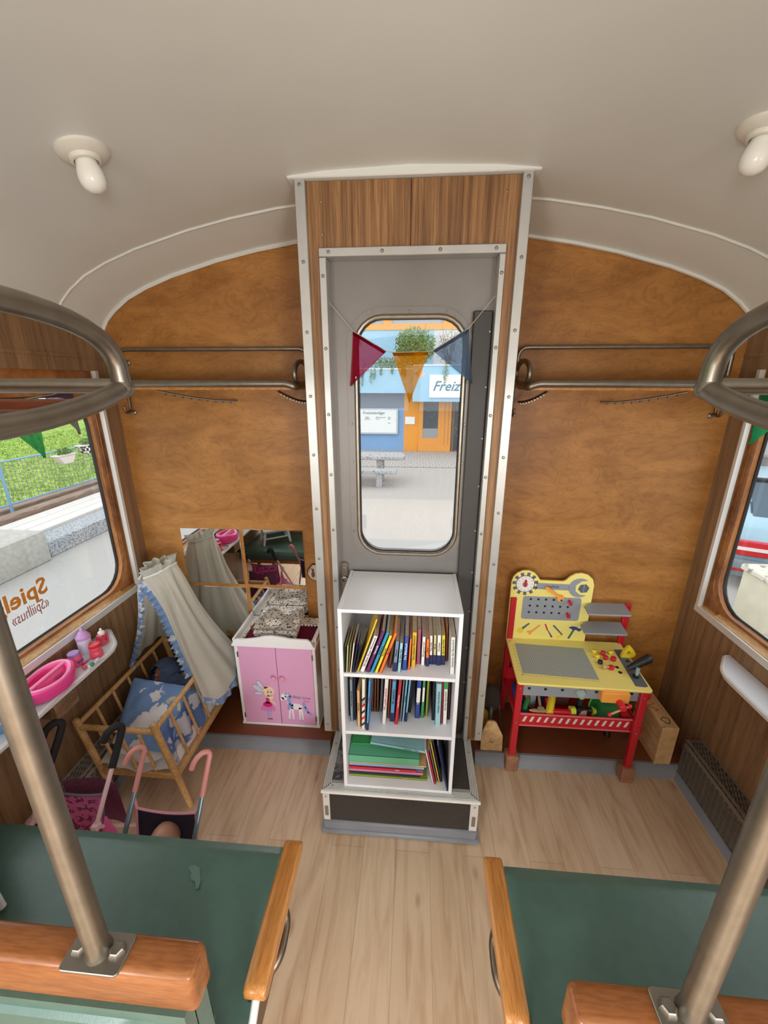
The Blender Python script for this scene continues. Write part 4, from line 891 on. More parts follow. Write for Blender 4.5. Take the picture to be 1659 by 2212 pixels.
# ------------------------------------------------------------------ window ledges and what stands on them
for o, lab in ((-1, 'white fold-down window ledge crowded with toy feeding things'), (1, 'empty white fold-down window ledge')):
    X = XL if o < 0 else XR; wd = .132 if o < 0 else .104; ed = X - o * wd; zt = .655; ya, yb = .66, (1.475 if o < 0 else 1.498)
    t = thing('window_ledge', lab, 'ledge', ((X + ed) / 2, (ya + yb) / 2, .60), 'white window ledges')
    pts = [(X, ya), (ed + o * .03, ya), (ed, ya + .04)] + [(p.x, p.y) for p in arcpath([(ed, yb - .2, 0), (ed, yb - .105, 0), (X - o * .02, yb, 0), (X, yb, 0)], .045, 5)]
    put(G().prism(pts, 'z', zt - .022, zt, .002), 'top', WLAM, t)
    cx = X - o * .06; q = [(cx + (p[0] - cx) * .93, 1.08 + (p[1] - 1.08) * .975) for p in pts]
    put(G().prism([(p[0] - (0 if abs(p[0] - X) > .001 else 0), p[1]) for p in q], 'z', zt - .001, zt + .0008), 'inlay', mat('ledge_inlay', (206, 212, 220), .3), t)
    put(G().tube([(p[0], p[1], zt - .008) for p in pts[1:-1]], .006, 6), 'edge_strip', ALUW, t)
    bm_ = wood('bracket_wood_%d' % o, (92, 66, 44), (150, 116, 82), (6, 2, 6), 3, .6, .5, .3)
    xs_ = sorted((X, X - o * (wd + .006)))
    put(G().box(*xs_, 1.045, 1.143, .575, zt - .022, .003), 'bracket', bm_, t)
PK = mat('hot_pink_plastic', (240, 70, 150), .3); PK2 = mat('pink_plastic', (240, 90, 130), .3); PKD = mat('coral_plastic', (226, 84, 106), .3); LIL = mat('lilac_plastic', (196, 150, 206), .3); PUR = mat('purple_lid', (160, 124, 190), .35); RED = mat('red_plastic', (206, 38, 52), .35); CLR = mat('milky_plastic', (206, 204, 226), .25)
ZL = .656
t = thing('toy_potty', 'hot pink plastic toy potty with a printed puppy, on the window ledge', 'potty', (-1.285, 1.10, ZL))
def potty(u, v):
    a = 2 * PI * u; pr = [(.060, 0), (.078, .006), (.082, .03), (.080, .046), (.070, .050), (.058, .046), (.046, .020), (.030, .012), (.001, .012)]
    k = v * (len(pr) - 1); i = min(int(k), len(pr) - 2); f = k - i; r = pr[i][0] * (1 - f) + pr[i + 1][0] * f; z = pr[i][1] * (1 - f) + pr[i + 1][1] * f
    back = max(0, math.sin(a)) * (1 if .02 < v < .8 else 0) * .012
    return (-1.288 + r * .86 * math.cos(a), 1.105 + r * 1.12 * math.sin(a), ZL + z + back * min(1, z / .04))
put(G().grid(potty, 36, 24, 0, True), 'bowl', PK, t)
put(G().tube([(-1.288 + .069 * .86 * math.cos(a), 1.105 + .069 * 1.12 * math.sin(a), ZL + .050 + .011 * max(0, math.sin(a))) for a in [2 * PI * k / 32 for k in range(32)]], .0055, 8, True), 'rim', mat('pale_pink_plastic', (246, 150, 196), .3), t)
def pcover(u, v):
    yy = 1.105 + .079 * (2 * u - 1); lim = max(0.0, 1 - (2 * u - 1) ** 2) ** .5 * .060
    xa = -1.284; xo = -1.288 + lim; xx_ = xa + max(0, xo - xa) * v
    return (xx_, yy, ZL + .0545 - .020 * v ** 1.6 + .004 * u)
put(G().grid(pcover, 24, 8, .004), 'front_cover', PK, t)
put(G().tube([(-1.284, 1.033, ZL + .056), (-1.284, 1.178, ZL + .060)], [.006, .006], 8), 'crossbar', mat('pale_pink_plastic', (246, 150, 196), .3), t)
for dx, dy, r in ((0, 0, .008), (.002, .012, .006), (.002, -.012, .006), (.008, .006, .004), (.008, -.006, .004)):
    put(G().ball((-1.258 + dx, 1.115 + dy, ZL + .0535 - dx * .25), (r * .8, r, .0015), 8, 6, Matrix.Rotation(R(15), 4, 'Y')), 'puppy_print', mat('dark_pink_print', (170, 40, 100), .5), t)
def at(x, y): return Matrix.Translation((x, y, ZL))
def lat(pr, x, y, n=20): return G().lathe(pr, (x, y, ZL), n)
t = thing('toy_jar', 'coral pink toy food jar with a lilac screw lid', 'jar', (-1.300, 1.235, ZL))
b = put(lat([(.022, 0), (.024, .003), (.0245, .032), (.022, .040), (.020, .043), (0, .043)], -1.300, 1.235), 'body', PK2, t)
put(lat([(.0205, .043), (.0205, .054), (.018, .056), (0, .056)], -1.300, 1.235), 'lid', PUR, t)
put(G().box(-1.279, -1.2755, 1.222, 1.246, ZL + .014, ZL + .025), 'label_print', mat('purple_print', (120, 70, 160), .5), b)
t = thing('toy_jar', 'rounded dusky pink toy jar with a red lid', 'jar', (-1.255, 1.290, ZL))
put(lat([(.021, 0), (.023, .006), (.0225, .02), (.019, .026), (.0205, .034), (.022, .042), (.020, .048), (0, .048)], -1.258, 1.292), 'body', PKD, t)
put(lat([(.0215, .046), (.0215, .056), (.018, .058), (.017, .055), (0, .055)], -1.258, 1.292), 'lid', RED, t)
t = thing('baby_bottle', 'large clear toy baby bottle with a lilac teat', 'bottle', (-1.325, 1.345, ZL))
b = put(lat([(.024, 0), (.025, .004), (.025, .060), (.024, .064), (0, .064)], -1.322, 1.315), 'bottle', CLR, t)
put(lat([(.0265, .064), (.0265, .074), (.024, .077), (.021, .082), (.014, .092), (.007, .097), (.0065, .106), (.004, .110), (0, .111)], -1.322, 1.315), 'teat_cap', LIL, t)
t = thing('baby_bottle', 'small coral toy baby bottle with a finger hole and white teat', 'bottle', (-1.285, 1.375, ZL))
yb_ = 1.372; xb_ = -1.292
g = G(); ou = rrect(yb_ - .019, yb_ + .019, ZL, ZL + .047, .008); inn = rrect(yb_ + .000, yb_ + .011, ZL + .012, ZL + .034, .005)
g.ring(ou, inn, 'x', xb_ - .012, xb_ + .012); put(g, 'bottle', PKD, t)
put(G().lathe([(.013, .046), (.013, .056), (.010, .059), (.005, .062), (.0045, .070), (.002, .073), (0, .073)], (xb_, yb_, ZL), 14), 'teat', mat('white_plastic', (238, 236, 232), .35), t)
t = thing('bead_chain', 'red cord with pink, green and clear beads lying on the window ledge', 'chain', (-1.245, 1.245, ZL))
put(G().tube([(-1.250 + .020 * math.cos(a), 1.245 + .030 * math.sin(a), ZL + .003 + .004 * math.sin(2 * a) ** 2) for a in [2 * PI * k / 24 for k in range(24)]], .0022, 6, True), 'cord', RED, t)
for a, r, mm in ((-80, .008, PKD), (-45, .0055, mat('white_plastic', (238, 236, 232), .35)), (-25, .0085, mat('green_bead', (40, 150, 96), .3)), (0, .006, CLR), (22, .008, CLR), (45, .006, mat('white_plastic', (238, 236, 232), .35))):
    put(G().ball((-1.250 + .022 * math.cos(R(a)), 1.245 + .032 * math.sin(R(a)), ZL + r), r, 10, 8), 'bead', mm, t)
t = thing('toy_bowl', 'light blue plastic toy bowl at the end of the crowded window ledge', 'bowl', (-1.30, .86, ZL))
put(lat([(.03, 0), (.034, .002), (.058, .05), (.06, .054), (.056, .052), (.032, .006), (0, .005)], -1.29, .935, 26), 'bowl', mat('light_blue_plastic', (120, 178, 226), .3), t)
put(G().tube([(-1.29 + .058 * math.cos(a), .935 + .058 * math.sin(a), ZL + .053) for a in [2 * PI * k / 24 for k in range(24)]], .003, 6, True), 'rim', mat('light_blue_plastic', (120, 178, 226), .3), t)

# ------------------------------------------------------------------ strollers
def stroller(name, lab, xl, xr, ytop, ztop, tubem, gripm, gr, fabric, trim, yb_, f0, extra=None):
    t = thing(name, lab, 'doll stroller', ((xl + xr) / 2, ytop - .15, 0), 'doll strollers')
    dy = -(ytop - yb_)
    for x in (xl, xr):
        T_ = Vector((x, ytop, ztop)); Bt = Vector((x, yb_, .055)); d = (Bt - T_)
        put(G().tube([T_ + d * .12, Bt], .0075, 10), 'frame_tube', tubem, t)
        grip = [T_ + d * .17, T_ + d * .06, T_ + Vector((.003, .004, .016)), T_ + Vector((-.012, -.008, .030)), T_ + Vector((-.032, -.026, .016)), T_ + Vector((-.042, -.038, -.012))]
        h = put(G().tube(arcpath(grip, .02), gr, 10), 'handle', gripm, t)
        if extra == 'pinktips': put(G().ball(grip[-1], gr * .72, 8, 6), 'grip_tip', mat('grip_tip_pink', (226, 140, 160), .4), h)
        w = put(G().lathe([(.012, -.008), (.036, -.008), (.040, 0), (.036, .008), (.012, .008)], (x, yb_ - .01, .040), 18, Matrix.Rotation(R(90), 4, 'Y')), 'wheel', mat('stroller_wheel', (196, 186, 180), .5), t)
        put(G().lathe([(.0, -.011), (.014, -.011), (.014, .011), (0, .011)], (x, yb_ - .01, .040), 12, Matrix.Rotation(R(90), 4, 'Y')), 'hub', gripm, w)
        yr = ytop + .03; mid = T_ + d * .42
        put(G().tube([mid, (x, yr, .05)], .006, 8), 'rear_leg', tubem, t)
        put(G().lathe([(.012, -.008), (.036, -.008), (.040, 0), (.036, .008), (.012, .008)], (x, yr, .040), 18, Matrix.Rotation(R(90), 4, 'Y')), 'wheel', mat('stroller_wheel', (196, 186, 180), .5), t)
        put(G().box(x - .012, x + .012, mid.y - .012, mid.y + .012, mid.z - .010, mid.z + .010, .003), 'joint', gripm if extra != 'pinktips' else tubem, t)
    def P(f): return Vector((0, ytop, ztop)) * (1 - f) + Vector((0, yb_, .055)) * f
    q0 = P(f0); q1 = Vector((0, q0.y - .035, q0.z - .17)); q2 = Vector((0, q0.y - .19, q0.z - .215))
    def seat(u, v):
        e = 4 * u * (1 - u); q = q0.lerp(q1, v / .6) if v < .6 else q1.lerp(q2, (v - .6) / .4)
        return (xl + .014 + (xr - xl - .028) * u, q.y + .030 * e * min(1, v * 2) + .010, q.z - .012 * e * (1 - v) - .022 * e * max(0, v - .4))
    put(G().grid(seat, 18, 14, .004), 'seat_fabric', fabric, t)
    put(G().tube([seat(k / 12, 0) for k in range(13)], .004, 6), 'piping', trim, t)
    for u in (0, 1): put(G().tube([seat(u, k / 10) for k in range(11)], .004, 6), 'piping', trim, t)
    for x, u in ((xl, 0), (xr, 1)): put(G().tube([tuple(P(f0 - .06) + Vector((x, 0, 0))), seat(u, 0)], .005, 6), 'strap', trim, t)
    put(G().tube([(xl, yb_ + .03, .085), (xr, yb_ + .03, .085)], .006, 8), 'cross_bar', tubem, t)
    return t, seat
BLK = mat('black_foam', (24, 23, 24), .8); PNKT = mat('stroller_pink_tube', (226, 190, 196), .4); SIL = mat('stroller_silver_tube', (134, 152, 160), .3, .6); SALM = mat('salmon_plastic', (198, 130, 122), .45)
FLOW = blob('pink_flower_fabric', (226, 130, 186), (150, 50, 110), 42, .54, .60, .85, dist=1.2, third=(.72, (120, 110, 140))); NAVYF = mat('navy_fabric', (62, 56, 76), .9, var=.12, scale=90); GREYT = mat('grey_trim', (110, 106, 122), .85); PINKT = mat('pink_trim', (206, 140, 156), .8); MAGF = mat('magenta_mesh', (206, 96, 156), .85)
stroller('doll_stroller', 'doll stroller with salmon hook handles and navy seat', -.868, -.645, .972, .545, SIL, SALM, .0085, NAVYF, PINKT, .56, .25)
ts, sf = stroller('doll_stroller', 'doll stroller with black foam handles and pink flowered seat', -1.222, -1.000, 1.048, .545, PNKT, BLK, .0125, FLOW, GREYT, .62, .30, 'pinktips')
put(G().prism([(.905, .335), (.86, .25), (.70, .12), (.80, .11), (.93, .22)], 'x', -1.001, -.993), 'side_panel', MAGF, ts)
put(G().prism([(.905, .335), (.86, .25), (.70, .12), (.80, .11), (.93, .22)], 'x', -1.229, -1.221), 'side_panel', MAGF, ts)
put(G().grid(lambda u, v: (-1.215 + .205 * u, .985 + .03 * math.sin(PI * u) + .01 * v, .37 - .012 * math.sin(PI * u) - .22 * v), 14, 8, .003), 'rear_pocket', mat('mauve_mesh', (150, 96, 126), .9, var=.2, scale=120), ts)
# doll sitting in the navy stroller
t = thing('doll', 'bald tan doll lying back in the navy doll stroller', 'doll', (-.757, .80, .15))
hc = (-.757, .852, .338)
body = skinned([(-.757, .775, .185), (-.757, .81, .235), (-.757, .838, .285), hc, (-.80, .80, .235), (-.83, .75, .20), (-.714, .80, .235), (-.685, .75, .20), (-.785, .71, .20), (-.79, .64, .175), (-.73, .71, .20), (-.725, .64, .175)],
               [(0, 1), (1, 2), (2, 3), (1, 4), (4, 5), (1, 6), (6, 7), (0, 8), (8, 9), (0, 10), (10, 11)], [.036, .034, .018, .036, .016, .012, .016, .012, .02, .014, .02, .014])
put_mesh(body, 'body', DSKIN3, t); put(G().ball(hc, (.043, .047, .046), 18, 12), 'head', DSKIN3, t)
face(t, hc, .044, (0, -.75, .35), (0, .4, .9), DSKIN3)
put_mesh(skinned([(-.757, .77, .183), (-.757, .80, .225), (-.757, .825, .262)], [(0, 1), (1, 2)], [.041, .040, .030]), 'romper', WCL, t)

# ------------------------------------------------------------------ doll chair with its doll on the bench
F1, F2, F3, F4 = Vector((-1.188, .715, .452)), Vector((-1.008, .595, .452)), Vector((-1.258, .600, .452)), Vector((-1.083, .480, .452))
t = thing('doll_chair', 'little white wooden doll chair standing on the green bench', 'chair', (-1.11, .60, .452))
cen = (F1 + F2 + F3 + F4) / 4; WC = mat('white_chair_paint', (232, 234, 236), .4); SZ = .565
for F in (F1, F2, F3, F4):
    tp = Vector((cen.x + (F.x - cen.x) * .82, cen.y + (F.y - cen.y) * .82, SZ))
    put(G().tube([F, F.lerp(tp, .5), tp], [.009, .0115, .0105], 10), 'leg', WC, t)
for a, b in ((F1, F2), (F3, F4), (F1, F3), (F2, F4)):
    mid = lambda F: Vector((cen.x + (F.x - cen.x) * .93, cen.y + (F.y - cen.y) * .93, .505)); put(G().tube([mid(a), mid(b)], .006, 8), 'stretcher', WC, t)
e1 = (F2 - F1).normalized(); e2 = (F1 - F3).normalized(); W1, W2 = .105, .085
cor = [(cen + e1 * sx * W1 + e2 * sy * W2) for sx, sy in ((-1, -1), (1, -1), (1, 1), (-1, 1))]
put(G().prism([(c.x, c.y) for c in cor], 'z', SZ, SZ + .014, .004), 'seat', WC, t)
for sx in (-1, 1):
    p = cen + e1 * sx * .11 - e2 * .09; put(G().tube([(p.x, p.y, SZ + .01), (p.x - e2.x * .02, p.y - e2.y * .02, SZ + .19)], .009, 10), 'back_post', WC, t)
for z in (.05, .11, .17):
    a = cen + e1 * -.11 - e2 * (.09 + z * .11); b = cen + e1 * .11 - e2 * (.09 + z * .11); put(G().tube([(a.x, a.y, SZ + z), (b.x, b.y, SZ + z)], .008, 8), 'back_rung', WC, t)
t = thing('doll', 'pale doll in white clothes sitting on the little white chair', 'doll', (cen.x, cen.y, SZ + .014))
def dp(a, b, z): q = cen + e1 * a + e2 * (b - .05); return (q.x, q.y, SZ + .014 + z)
hc = dp(0, -.035, .20)
body = skinned([dp(0, -.03, .035), dp(0, -.035, .09), dp(0, -.035, .14), hc, dp(-.045, -.02, .105), dp(-.050, .03, .07), dp(.045, -.02, .105), dp(.046, .03, .06), dp(-.035, .03, .028), dp(-.05, .11, .022), dp(.035, .03, .028), dp(.05, .11, .022), dp(-.052, .135, .03), dp(.052, .135, .03)],
               [(0, 1), (1, 2), (2, 3), (1, 4), (4, 5), (1, 6), (6, 7), (0, 8), (8, 9), (0, 10), (10, 11), (9, 12), (11, 13)], [.034, .034, .018, .036, .017, .013, .017, .013, .022, .016, .022, .016, .013, .013])
put_mesh(body, 'body', DSKIN, t); put(G().ball(hc, (.042, .042, .046), 16, 12), 'head', DSKIN, t); face(t, hc, .043, tuple(e2), (0, 0, 1), DSKIN)
put_mesh(skinned([dp(0, -.03, .032), dp(0, -.035, .09), dp(0, -.035, .125)], [(0, 1), (1, 2)], [.042, .040, .030]), 'dress', WCL, t)
put(G().ball((hc[0] - e2.x * .006, hc[1] - e2.y * .006, hc[2] + .012), (.044, .044, .040), 14, 8), 'hair', mat('doll_hair', (120, 80, 50), .8), t)

# ------------------------------------------------------------------ toy workbench
YEL = mat('pale_yellow_board', (236, 222, 128), .5); REDP = mat('red_painted_wood', (186, 28, 40), .4); GRYP = mat('grey_painted_board', (142, 148, 156), .5); GRYD = mat('dark_grey_print', (92, 98, 108), .5)
ORG = mat('orange_wood', (236, 160, 70), .45); YTOY = mat('yellow_toy', (236, 206, 50), .4); RTOY = mat('red_toy', (206, 34, 46), .4); BLKT = mat('black_toy', (28, 30, 32), .45); GTOY = mat('green_toy', (46, 140, 66), .4); GRYB = mat('grey_green_bolt', (150, 172, 168), .45); BLUT = mat('blue_toy', (40, 70, 140), .45)
DRK = mat('dark_hole', (26, 26, 28), .9)
t = WB = thing('toy_workbench', 'toy workbench with yellow top, red legs and printed tool board', 'workbench', (.74, 1.62, 0))
zt = .495; fy, by = 1.466, 1.785
def rotp(p):  # the bench stands a little askew
    return p
# legs with wooden foot blocks
for x, y, z0 in ((.472, 1.482, .072), (.972, 1.462, .066)):
    lg = put(G().box(x - .014, x + .014, y - .010, y + .010, z0, zt - .012, .002), 'leg', REDP, t)
    put(G().box(x - .026, x + .028, y - .022, y + .030, 0, z0 + .014, .003), 'foot_block', PINE2, lg)
    screws(lg, [(x, y - .010, .27), (x, y - .010, .455)], r=.004)
for x in (.487, 1.016):
    put(G().box(x - .014, x + .014, by - .012, by + .006, .0555, .722 if x < .6 else .708, .002), 'rear_post', REDP, t)
    put(G().box(x - .006, x + .006, 1.49, by - .01, .235, .262, .002), 'side_rail', REDP, t)
    put(G().box(x - .006, x + .006, 1.49, by - .01, .415, .45, .002), 'side_rail', REDP, t)
# top board: slightly wider at the front edge
tp = put(G().prism([(.455, fy), (.463, fy - .007), (.99, fy - .017), (.999, fy - .010), (1.016, by - .004), (.470, by + .004)], 'z', zt - .011, zt, .0015), 'table_top', YEL, t)
GRID = blob('grey_grid_print', (168, 174, 170), (108, 116, 116), 1, .70, .705, .5, 'GRID', mapping=(1, 1, 1))
nt = GRID.node_tree; v_ = [n for n in nt.nodes if n.type == 'TEX_VORONOI'][0]; v_.voronoi_dimensions = '2D'; v_.distance = 'CHEBYCHEV'; v_.inputs['Scale'].default_value = 110
rp = [n for n in nt.nodes if n.type == 'VALTORGB'][0]; rp.color_ramp.elements[0].position = .40; rp.color_ramp.elements[1].position = .42
rp.color_ramp.elements[0].color = lin((172, 178, 172)); rp.color_ramp.elements[1].color = lin((112, 120, 120))
put(G().prism([(.503, 1.737), (.819, 1.720), (.806, 1.503), (.489, 1.522)], 'z', zt - .0005, zt + .0006), 'grid_print', GRID, tp)
for k in range(30): x = .492 + .0105 * k; put(G().box(x, x + .001, 1.507 - .0006 * k, 1.516 - .0006 * k, zt, zt + .0006), 'scale_mark', GRYD, tp)
for k in range(9): y = 1.54 + .022 * k; put(G().box(.478 + .0013 * k, .486 + .0013 * k, y, y + .001, zt, zt + .0006), 'scale_mark', GRYD, tp)
for x, y in ((.486, 1.512), (.482, 1.752)): screws(tp, [(x, y, zt)], 'z', .003)
put(G().prism([(.960, 1.722), (1.010, 1.726), (.992, 1.478), (.978, 1.472), (.940, 1.476)], 'z', zt - .0005, zt + .0006), 'grey_strip', GRYD, tp)
for x, y in ((.985, 1.64), (.918, 1.593), (.916, 1.559), (.885, 1.595)): put(G().lathe([(.0085, 0), (.0085, .0006), (0, .0006)], (x, y, zt), 12), 'hole', DRK, tp)
# board behind the top
bo = [(.471, zt), (.848, zt), (.848, .800), (.838, .830), (.815, .851), (.786, .859), (.757, .855), (.735, .840), (.718, .820), (.707, .814), (.601, .816), (.590, .832), (.572, .852), (.545, .864), (.517, .863), (.492, .850), (.476, .830), (.469, .804)]
bd = put(G().prism(bo, 'y', by - .004, by + .006), 'tool_board', YEL, t)
yf = by - .004
def pr(pts, m_, nm, lay=0, d=None): return put(G().prism(pts, 'y', yf - .0008 * (1 + lay), yf + .0005), nm, m_, d or bd)
gear = []
for k in range(11):
    a = 2 * PI * k / 11 + .2
    for r, da in ((.044, -.16), (.060, -.13), (.060, .13), (.044, .16)): gear.append((.533 + r * math.cos(a + da), .795 + r * math.sin(a + da)))
pr(gear, GRYD, 'printed_gear'); pr(ell(.533, .795, .041, .041, 24), mat('dial_white', (236, 232, 224), .5), 'dial_face', 1)
for k in range(12): a = 2 * PI * k / 12; pr(ell(.533 + .033 * math.cos(a), .795 + .033 * math.sin(a), .002, .002, 6), GRYD, 'dial_mark', 2)
pr(ell(.533, .792, .013, .013, 16), GRYP, 'dial_hub', 2)
put(G().box(.5285, .5375, yf - .014, yf - .002, .783, .818, .002), 'dial_hand', RTOY, bd)
pr([(.585, .802), (.735, .800), (.735, .768), (.585, .770)], GRYP, 'printed_spanner')
jaw = [(.785 + .052 * math.cos(R(a)), .783 + .050 * math.sin(R(a))) for a in range(50, 311, 20)] + [(.790, .748), (.768, .765), (.766, .795), (.790, .818)]
pr(jaw, GRYP, 'printed_jaw'); pr([(.803 + .026 * math.cos(R(60 * k + 10)), .781 + .024 * math.sin(R(60 * k + 10))) for k in range(6)], GRYD, 'printed_nut', 1)
pr([(.801, .802), (.805, .802), (.804, .760), (.801, .760)], GRYP, 'nut_line', 2)
lettering('jouéco', .022, INK, bd, (.660, yf - .0012, .786), (1, 0, 0), (0, 0, 1), 'lettering', 0, .0004)
pr(rrect(.531, .802, .606, .730, .012), GRYP, 'peg_panel', 1)
for r_ in range(3):
    for k in range(6):
        if (r_, k) in ((0, 5), (2, 5)): continue
        x, z = .567 + .0355 * k - .001 * r_, .716 - .0355 * r_; put(G().lathe([(.0056, 0), (.0056, .0012), (0, .0012)], (x, yf - .001, z), 10, Matrix.Rotation(R(90), 4, 'X')), 'peg_hole', DRK, bd)
for z in (.716, .647): put(G().lathe([(.006, 0), (.006, .018), (.0085, .019), (.0085, .028), (.004, .030), (0, .030)], (.745, yf - .001, z), 12, Matrix.Rotation(R(105), 4, 'X')), 'red_peg', RTOY, bd)
wp = [(.623, .783), (.629, .790), (.640, .786), (.690, .746), (.706, .744), (.717, .735), (.716, .722), (.706, .726), (.700, .722), (.704, .714), (.692, .714), (.684, .724), (.684, .737), (.632, .772)]
tag(put(G().prism(wp, 'y', yf - .012, yf - .004), 'toy_spanner', ORG), 'loose orange wooden toy spanner hanging on the grey peg panel', 'spanner')
# printed tools
GRN = mat('green_print', (60, 110, 90), .6)
pr([(.540, .556), (.572, .584), (.578, .580), (.548, .546)], GRYD, 'saw_print', 0); pr(ell(.535, .540, .014, .014, 12), YTOY, 'saw_grip_print', 1)
pr([(.585, .540), (.620, .574), (.628, .578), (.627, .568), (.592, .532), (.588, .520), (.576, .516), (.580, .524), (.574, .532), (.566, .528), (.570, .540)], ORG, 'spanner_print')
pr([(.647, .582), (.654, .582), (.668, .550), (.662, .546)], RTOY, 'screwdriver_grip_print'); pr([(.664, .548), (.667, .550), (.694, .512), (.690, .506), (.685, .508)], GRYD, 'screwdriver_print')
pr([(.686, .574), (.694, .578), (.741, .527), (.736, .522)], GRYD, 'file_print'); pr([(.712, .510), (.734, .526), (.738, .518), (.716, .502)], YTOY, 'file_grip_print')
pr([(.764, .506), (.774, .504), (.794, .556), (.785, .560)], GRN, 'hammer_grip_print'); pr([(.762, .568), (.780, .575), (.800, .572), (.816, .562), (.822, .570), (.824, .552), (.812, .548), (.800, .556), (.785, .556), (.776, .560)], BLUT, 'hammer_print')
# little shelves at the side
for z, xo in ((.706, 0), (.606, -.004)):
    put(G().prism([(.803 + xo, 1.745), (.796 + xo, 1.676), (.978, 1.676), (.986, 1.682), (.998, by - .006), (.850, by - .006)], 'z', z - .004, z + .004, .001), 'side_shelf', GRYP, t)
# apron with holes, tray with stripes
ap = put(G().box(.484, .962, 1.476, 1.484, .418, zt - .011, .001), 'apron', GRYP, t)
for x in (.510, .578, .648, .788, .932): put(G().lathe([(.0065, 0), (.0065, .0012), (0, .0012)], (x, 1.476, .456), 12, Matrix.Rotation(R(90), 4, 'X')), 'apron_hole', DRK, ap)
put(G().lathe([(.022, 0), (.022, .010), (.019, .014), (0, .014)], (.722, 1.476, .452), 6, Matrix.Rotation(R(90), 4, 'X')), 'wooden_bolt', GRYB, ap)
vi = put(G().box(.796, .908, 1.440, 1.474, .432, .482, .003), 'vice_jaw', ORG, t)
put(G().box(.800, .904, 1.446, 1.472, .480, .490, .002), 'vice_cap', ORG, vi)
put(G().lathe([(.014, 0), (.014, .036), (.012, .038), (0, .038)], (.868, 1.440, .440), 14, Matrix.Rotation(R(90), 4, 'X')), 'vice_screw', RTOY, vi)
put(G().tube([(.826, 1.412, .402), (.893, 1.412, .446)], .0042, 8), 'vice_handle', TOYW, vi)
for p in ((.823, 1.412, .400), (.896, 1.412, .448)): put(G().ball(p, .0085, 10, 8), 'handle_ball', RTOY, vi)
tr = put(G().box(.487, .960, 1.478, 1.486, .256, .318, .001), 'tray_front', REDP, t)
put(G().box(.484, 1.00, 1.486, by - .014, .256, .264), 'tray_floor', REDP, t); put(G().box(.487, 1.01, by - .02, by - .012, .256, .33), 'tray_back', REDP, t)
for z in (.318, .256): put(G().box(.487, .960, 1.475, 1.480, z - .003, z + .003), 'tray_edge', mat('red_edge', (226, 110, 116), .4), tr)
for k in range(15):
    x = .498 + .0308 * k; put(G().prism([(x, .276), (x + .011, .276), (x + .021, .304), (x + .010, .304)], 'y', 1.4772, 1.479), 'tray_stripe', mat('pale_stripe', (214, 206, 200), .5), tr)
# knobs and tools on the top
def tt(nm, lab, cat, grp=None): return lambda g, m_: tag(put(g, nm, m_), lab, cat, grp)
KN = [(.857, 1.690, YTOY, 'yellow slotted toy screw at the back of the bench top'), (.857, 1.654, YTOY, 'yellow toy screw lying before the slotted one'), (.930, 1.688, YTOY, 'yellow toy screw beside the grey strip'), (.892, 1.679, RTOY, 'red toy screw between two yellow ones'), (.890, 1.646, RTOY, 'red toy screw in the middle of the bench top'), (.922, 1.640, RTOY, 'large red toy nut near the grey strip'), (.886, 1.577, RTOY, 'red toy nut near the empty holes'), (.852, 1.612, BLKT, 'black toy screw beside the grid print')]
for x, y, m_, lab in KN:
    t2 = thing('toy_screw', lab, 'toy screw', (x, y, zt), 'wooden screws and nuts on the bench top')
    n_ = 6 if 'nut' in lab else 16; r = .013 if 'nut' in lab else .0105
    put(G().lathe([(r * .6, 0), (r * .6, .004), (r, .005), (r, .015), (r * .8, .018), (0, .018)], (x, y, zt), n_), 'head', m_, t2)
    if m_ is YTOY: put(G().box(x - .009, x + .009, y - .0012, y + .0012, zt + .0175, zt + .019), 'slot', mat('slot_shadow_yellow', (150, 126, 30), .6), t2)
t2 = thing('toy_screw', 'bare beech toy bolt lying on the bench top', 'toy screw', (.862, 1.578, zt), 'wooden screws and nuts on the bench top')
put(G().lathe([(.010, 0), (.0115, .006), (.010, .012), (.004, .013), (.004, .034), (.006, .036), (.006, .044), (0, .045)], (.848, 1.578, zt + .012), 12, Matrix.Rotation(R(90), 4, 'Y')), 'bolt', TOYW, t2)
t2 = thing('toy_saw_handle', 'yellow wooden saw handle standing in the grey strip', 'toy saw', (.995, 1.672, zt))
put(G().ring([(.968, zt), (.975, zt + .034), (.990, zt + .058), (1.002, zt + .060), (1.014, zt + .046), (1.030, zt + .022), (1.024, zt + .006), (1.008, zt)], [(.988, zt + .020), (.990, zt + .028), (.996, zt + .036), (1.000, zt + .036), (1.006, zt + .030), (1.008, zt + .022), (1.004, zt + .018), (.996, zt + .017)], 'y', 1.664, 1.678), 'grip', YTOY, t2)
t2 = thing('toy_drill', 'black and grey toy drill stuck in the grey strip', 'toy drill', (.985, 1.56, zt))
put(G().tube([(.940, 1.555, .520), (.965, 1.556, .535), (1.005, 1.560, .560), (1.025, 1.562, .572), (1.034, 1.562, .576)], [.008, .015, .018, .019, .012], 14), 'body', BLKT, t2)
put(G().tube([(.968, 1.53, zt), (.972, 1.535, .540)], [.006, .008], 8), 'blade', GRYB, t2); put(G().box(.958, .976, 1.522, 1.542, zt, zt + .014, .002), 'socket', BLKT, t2)
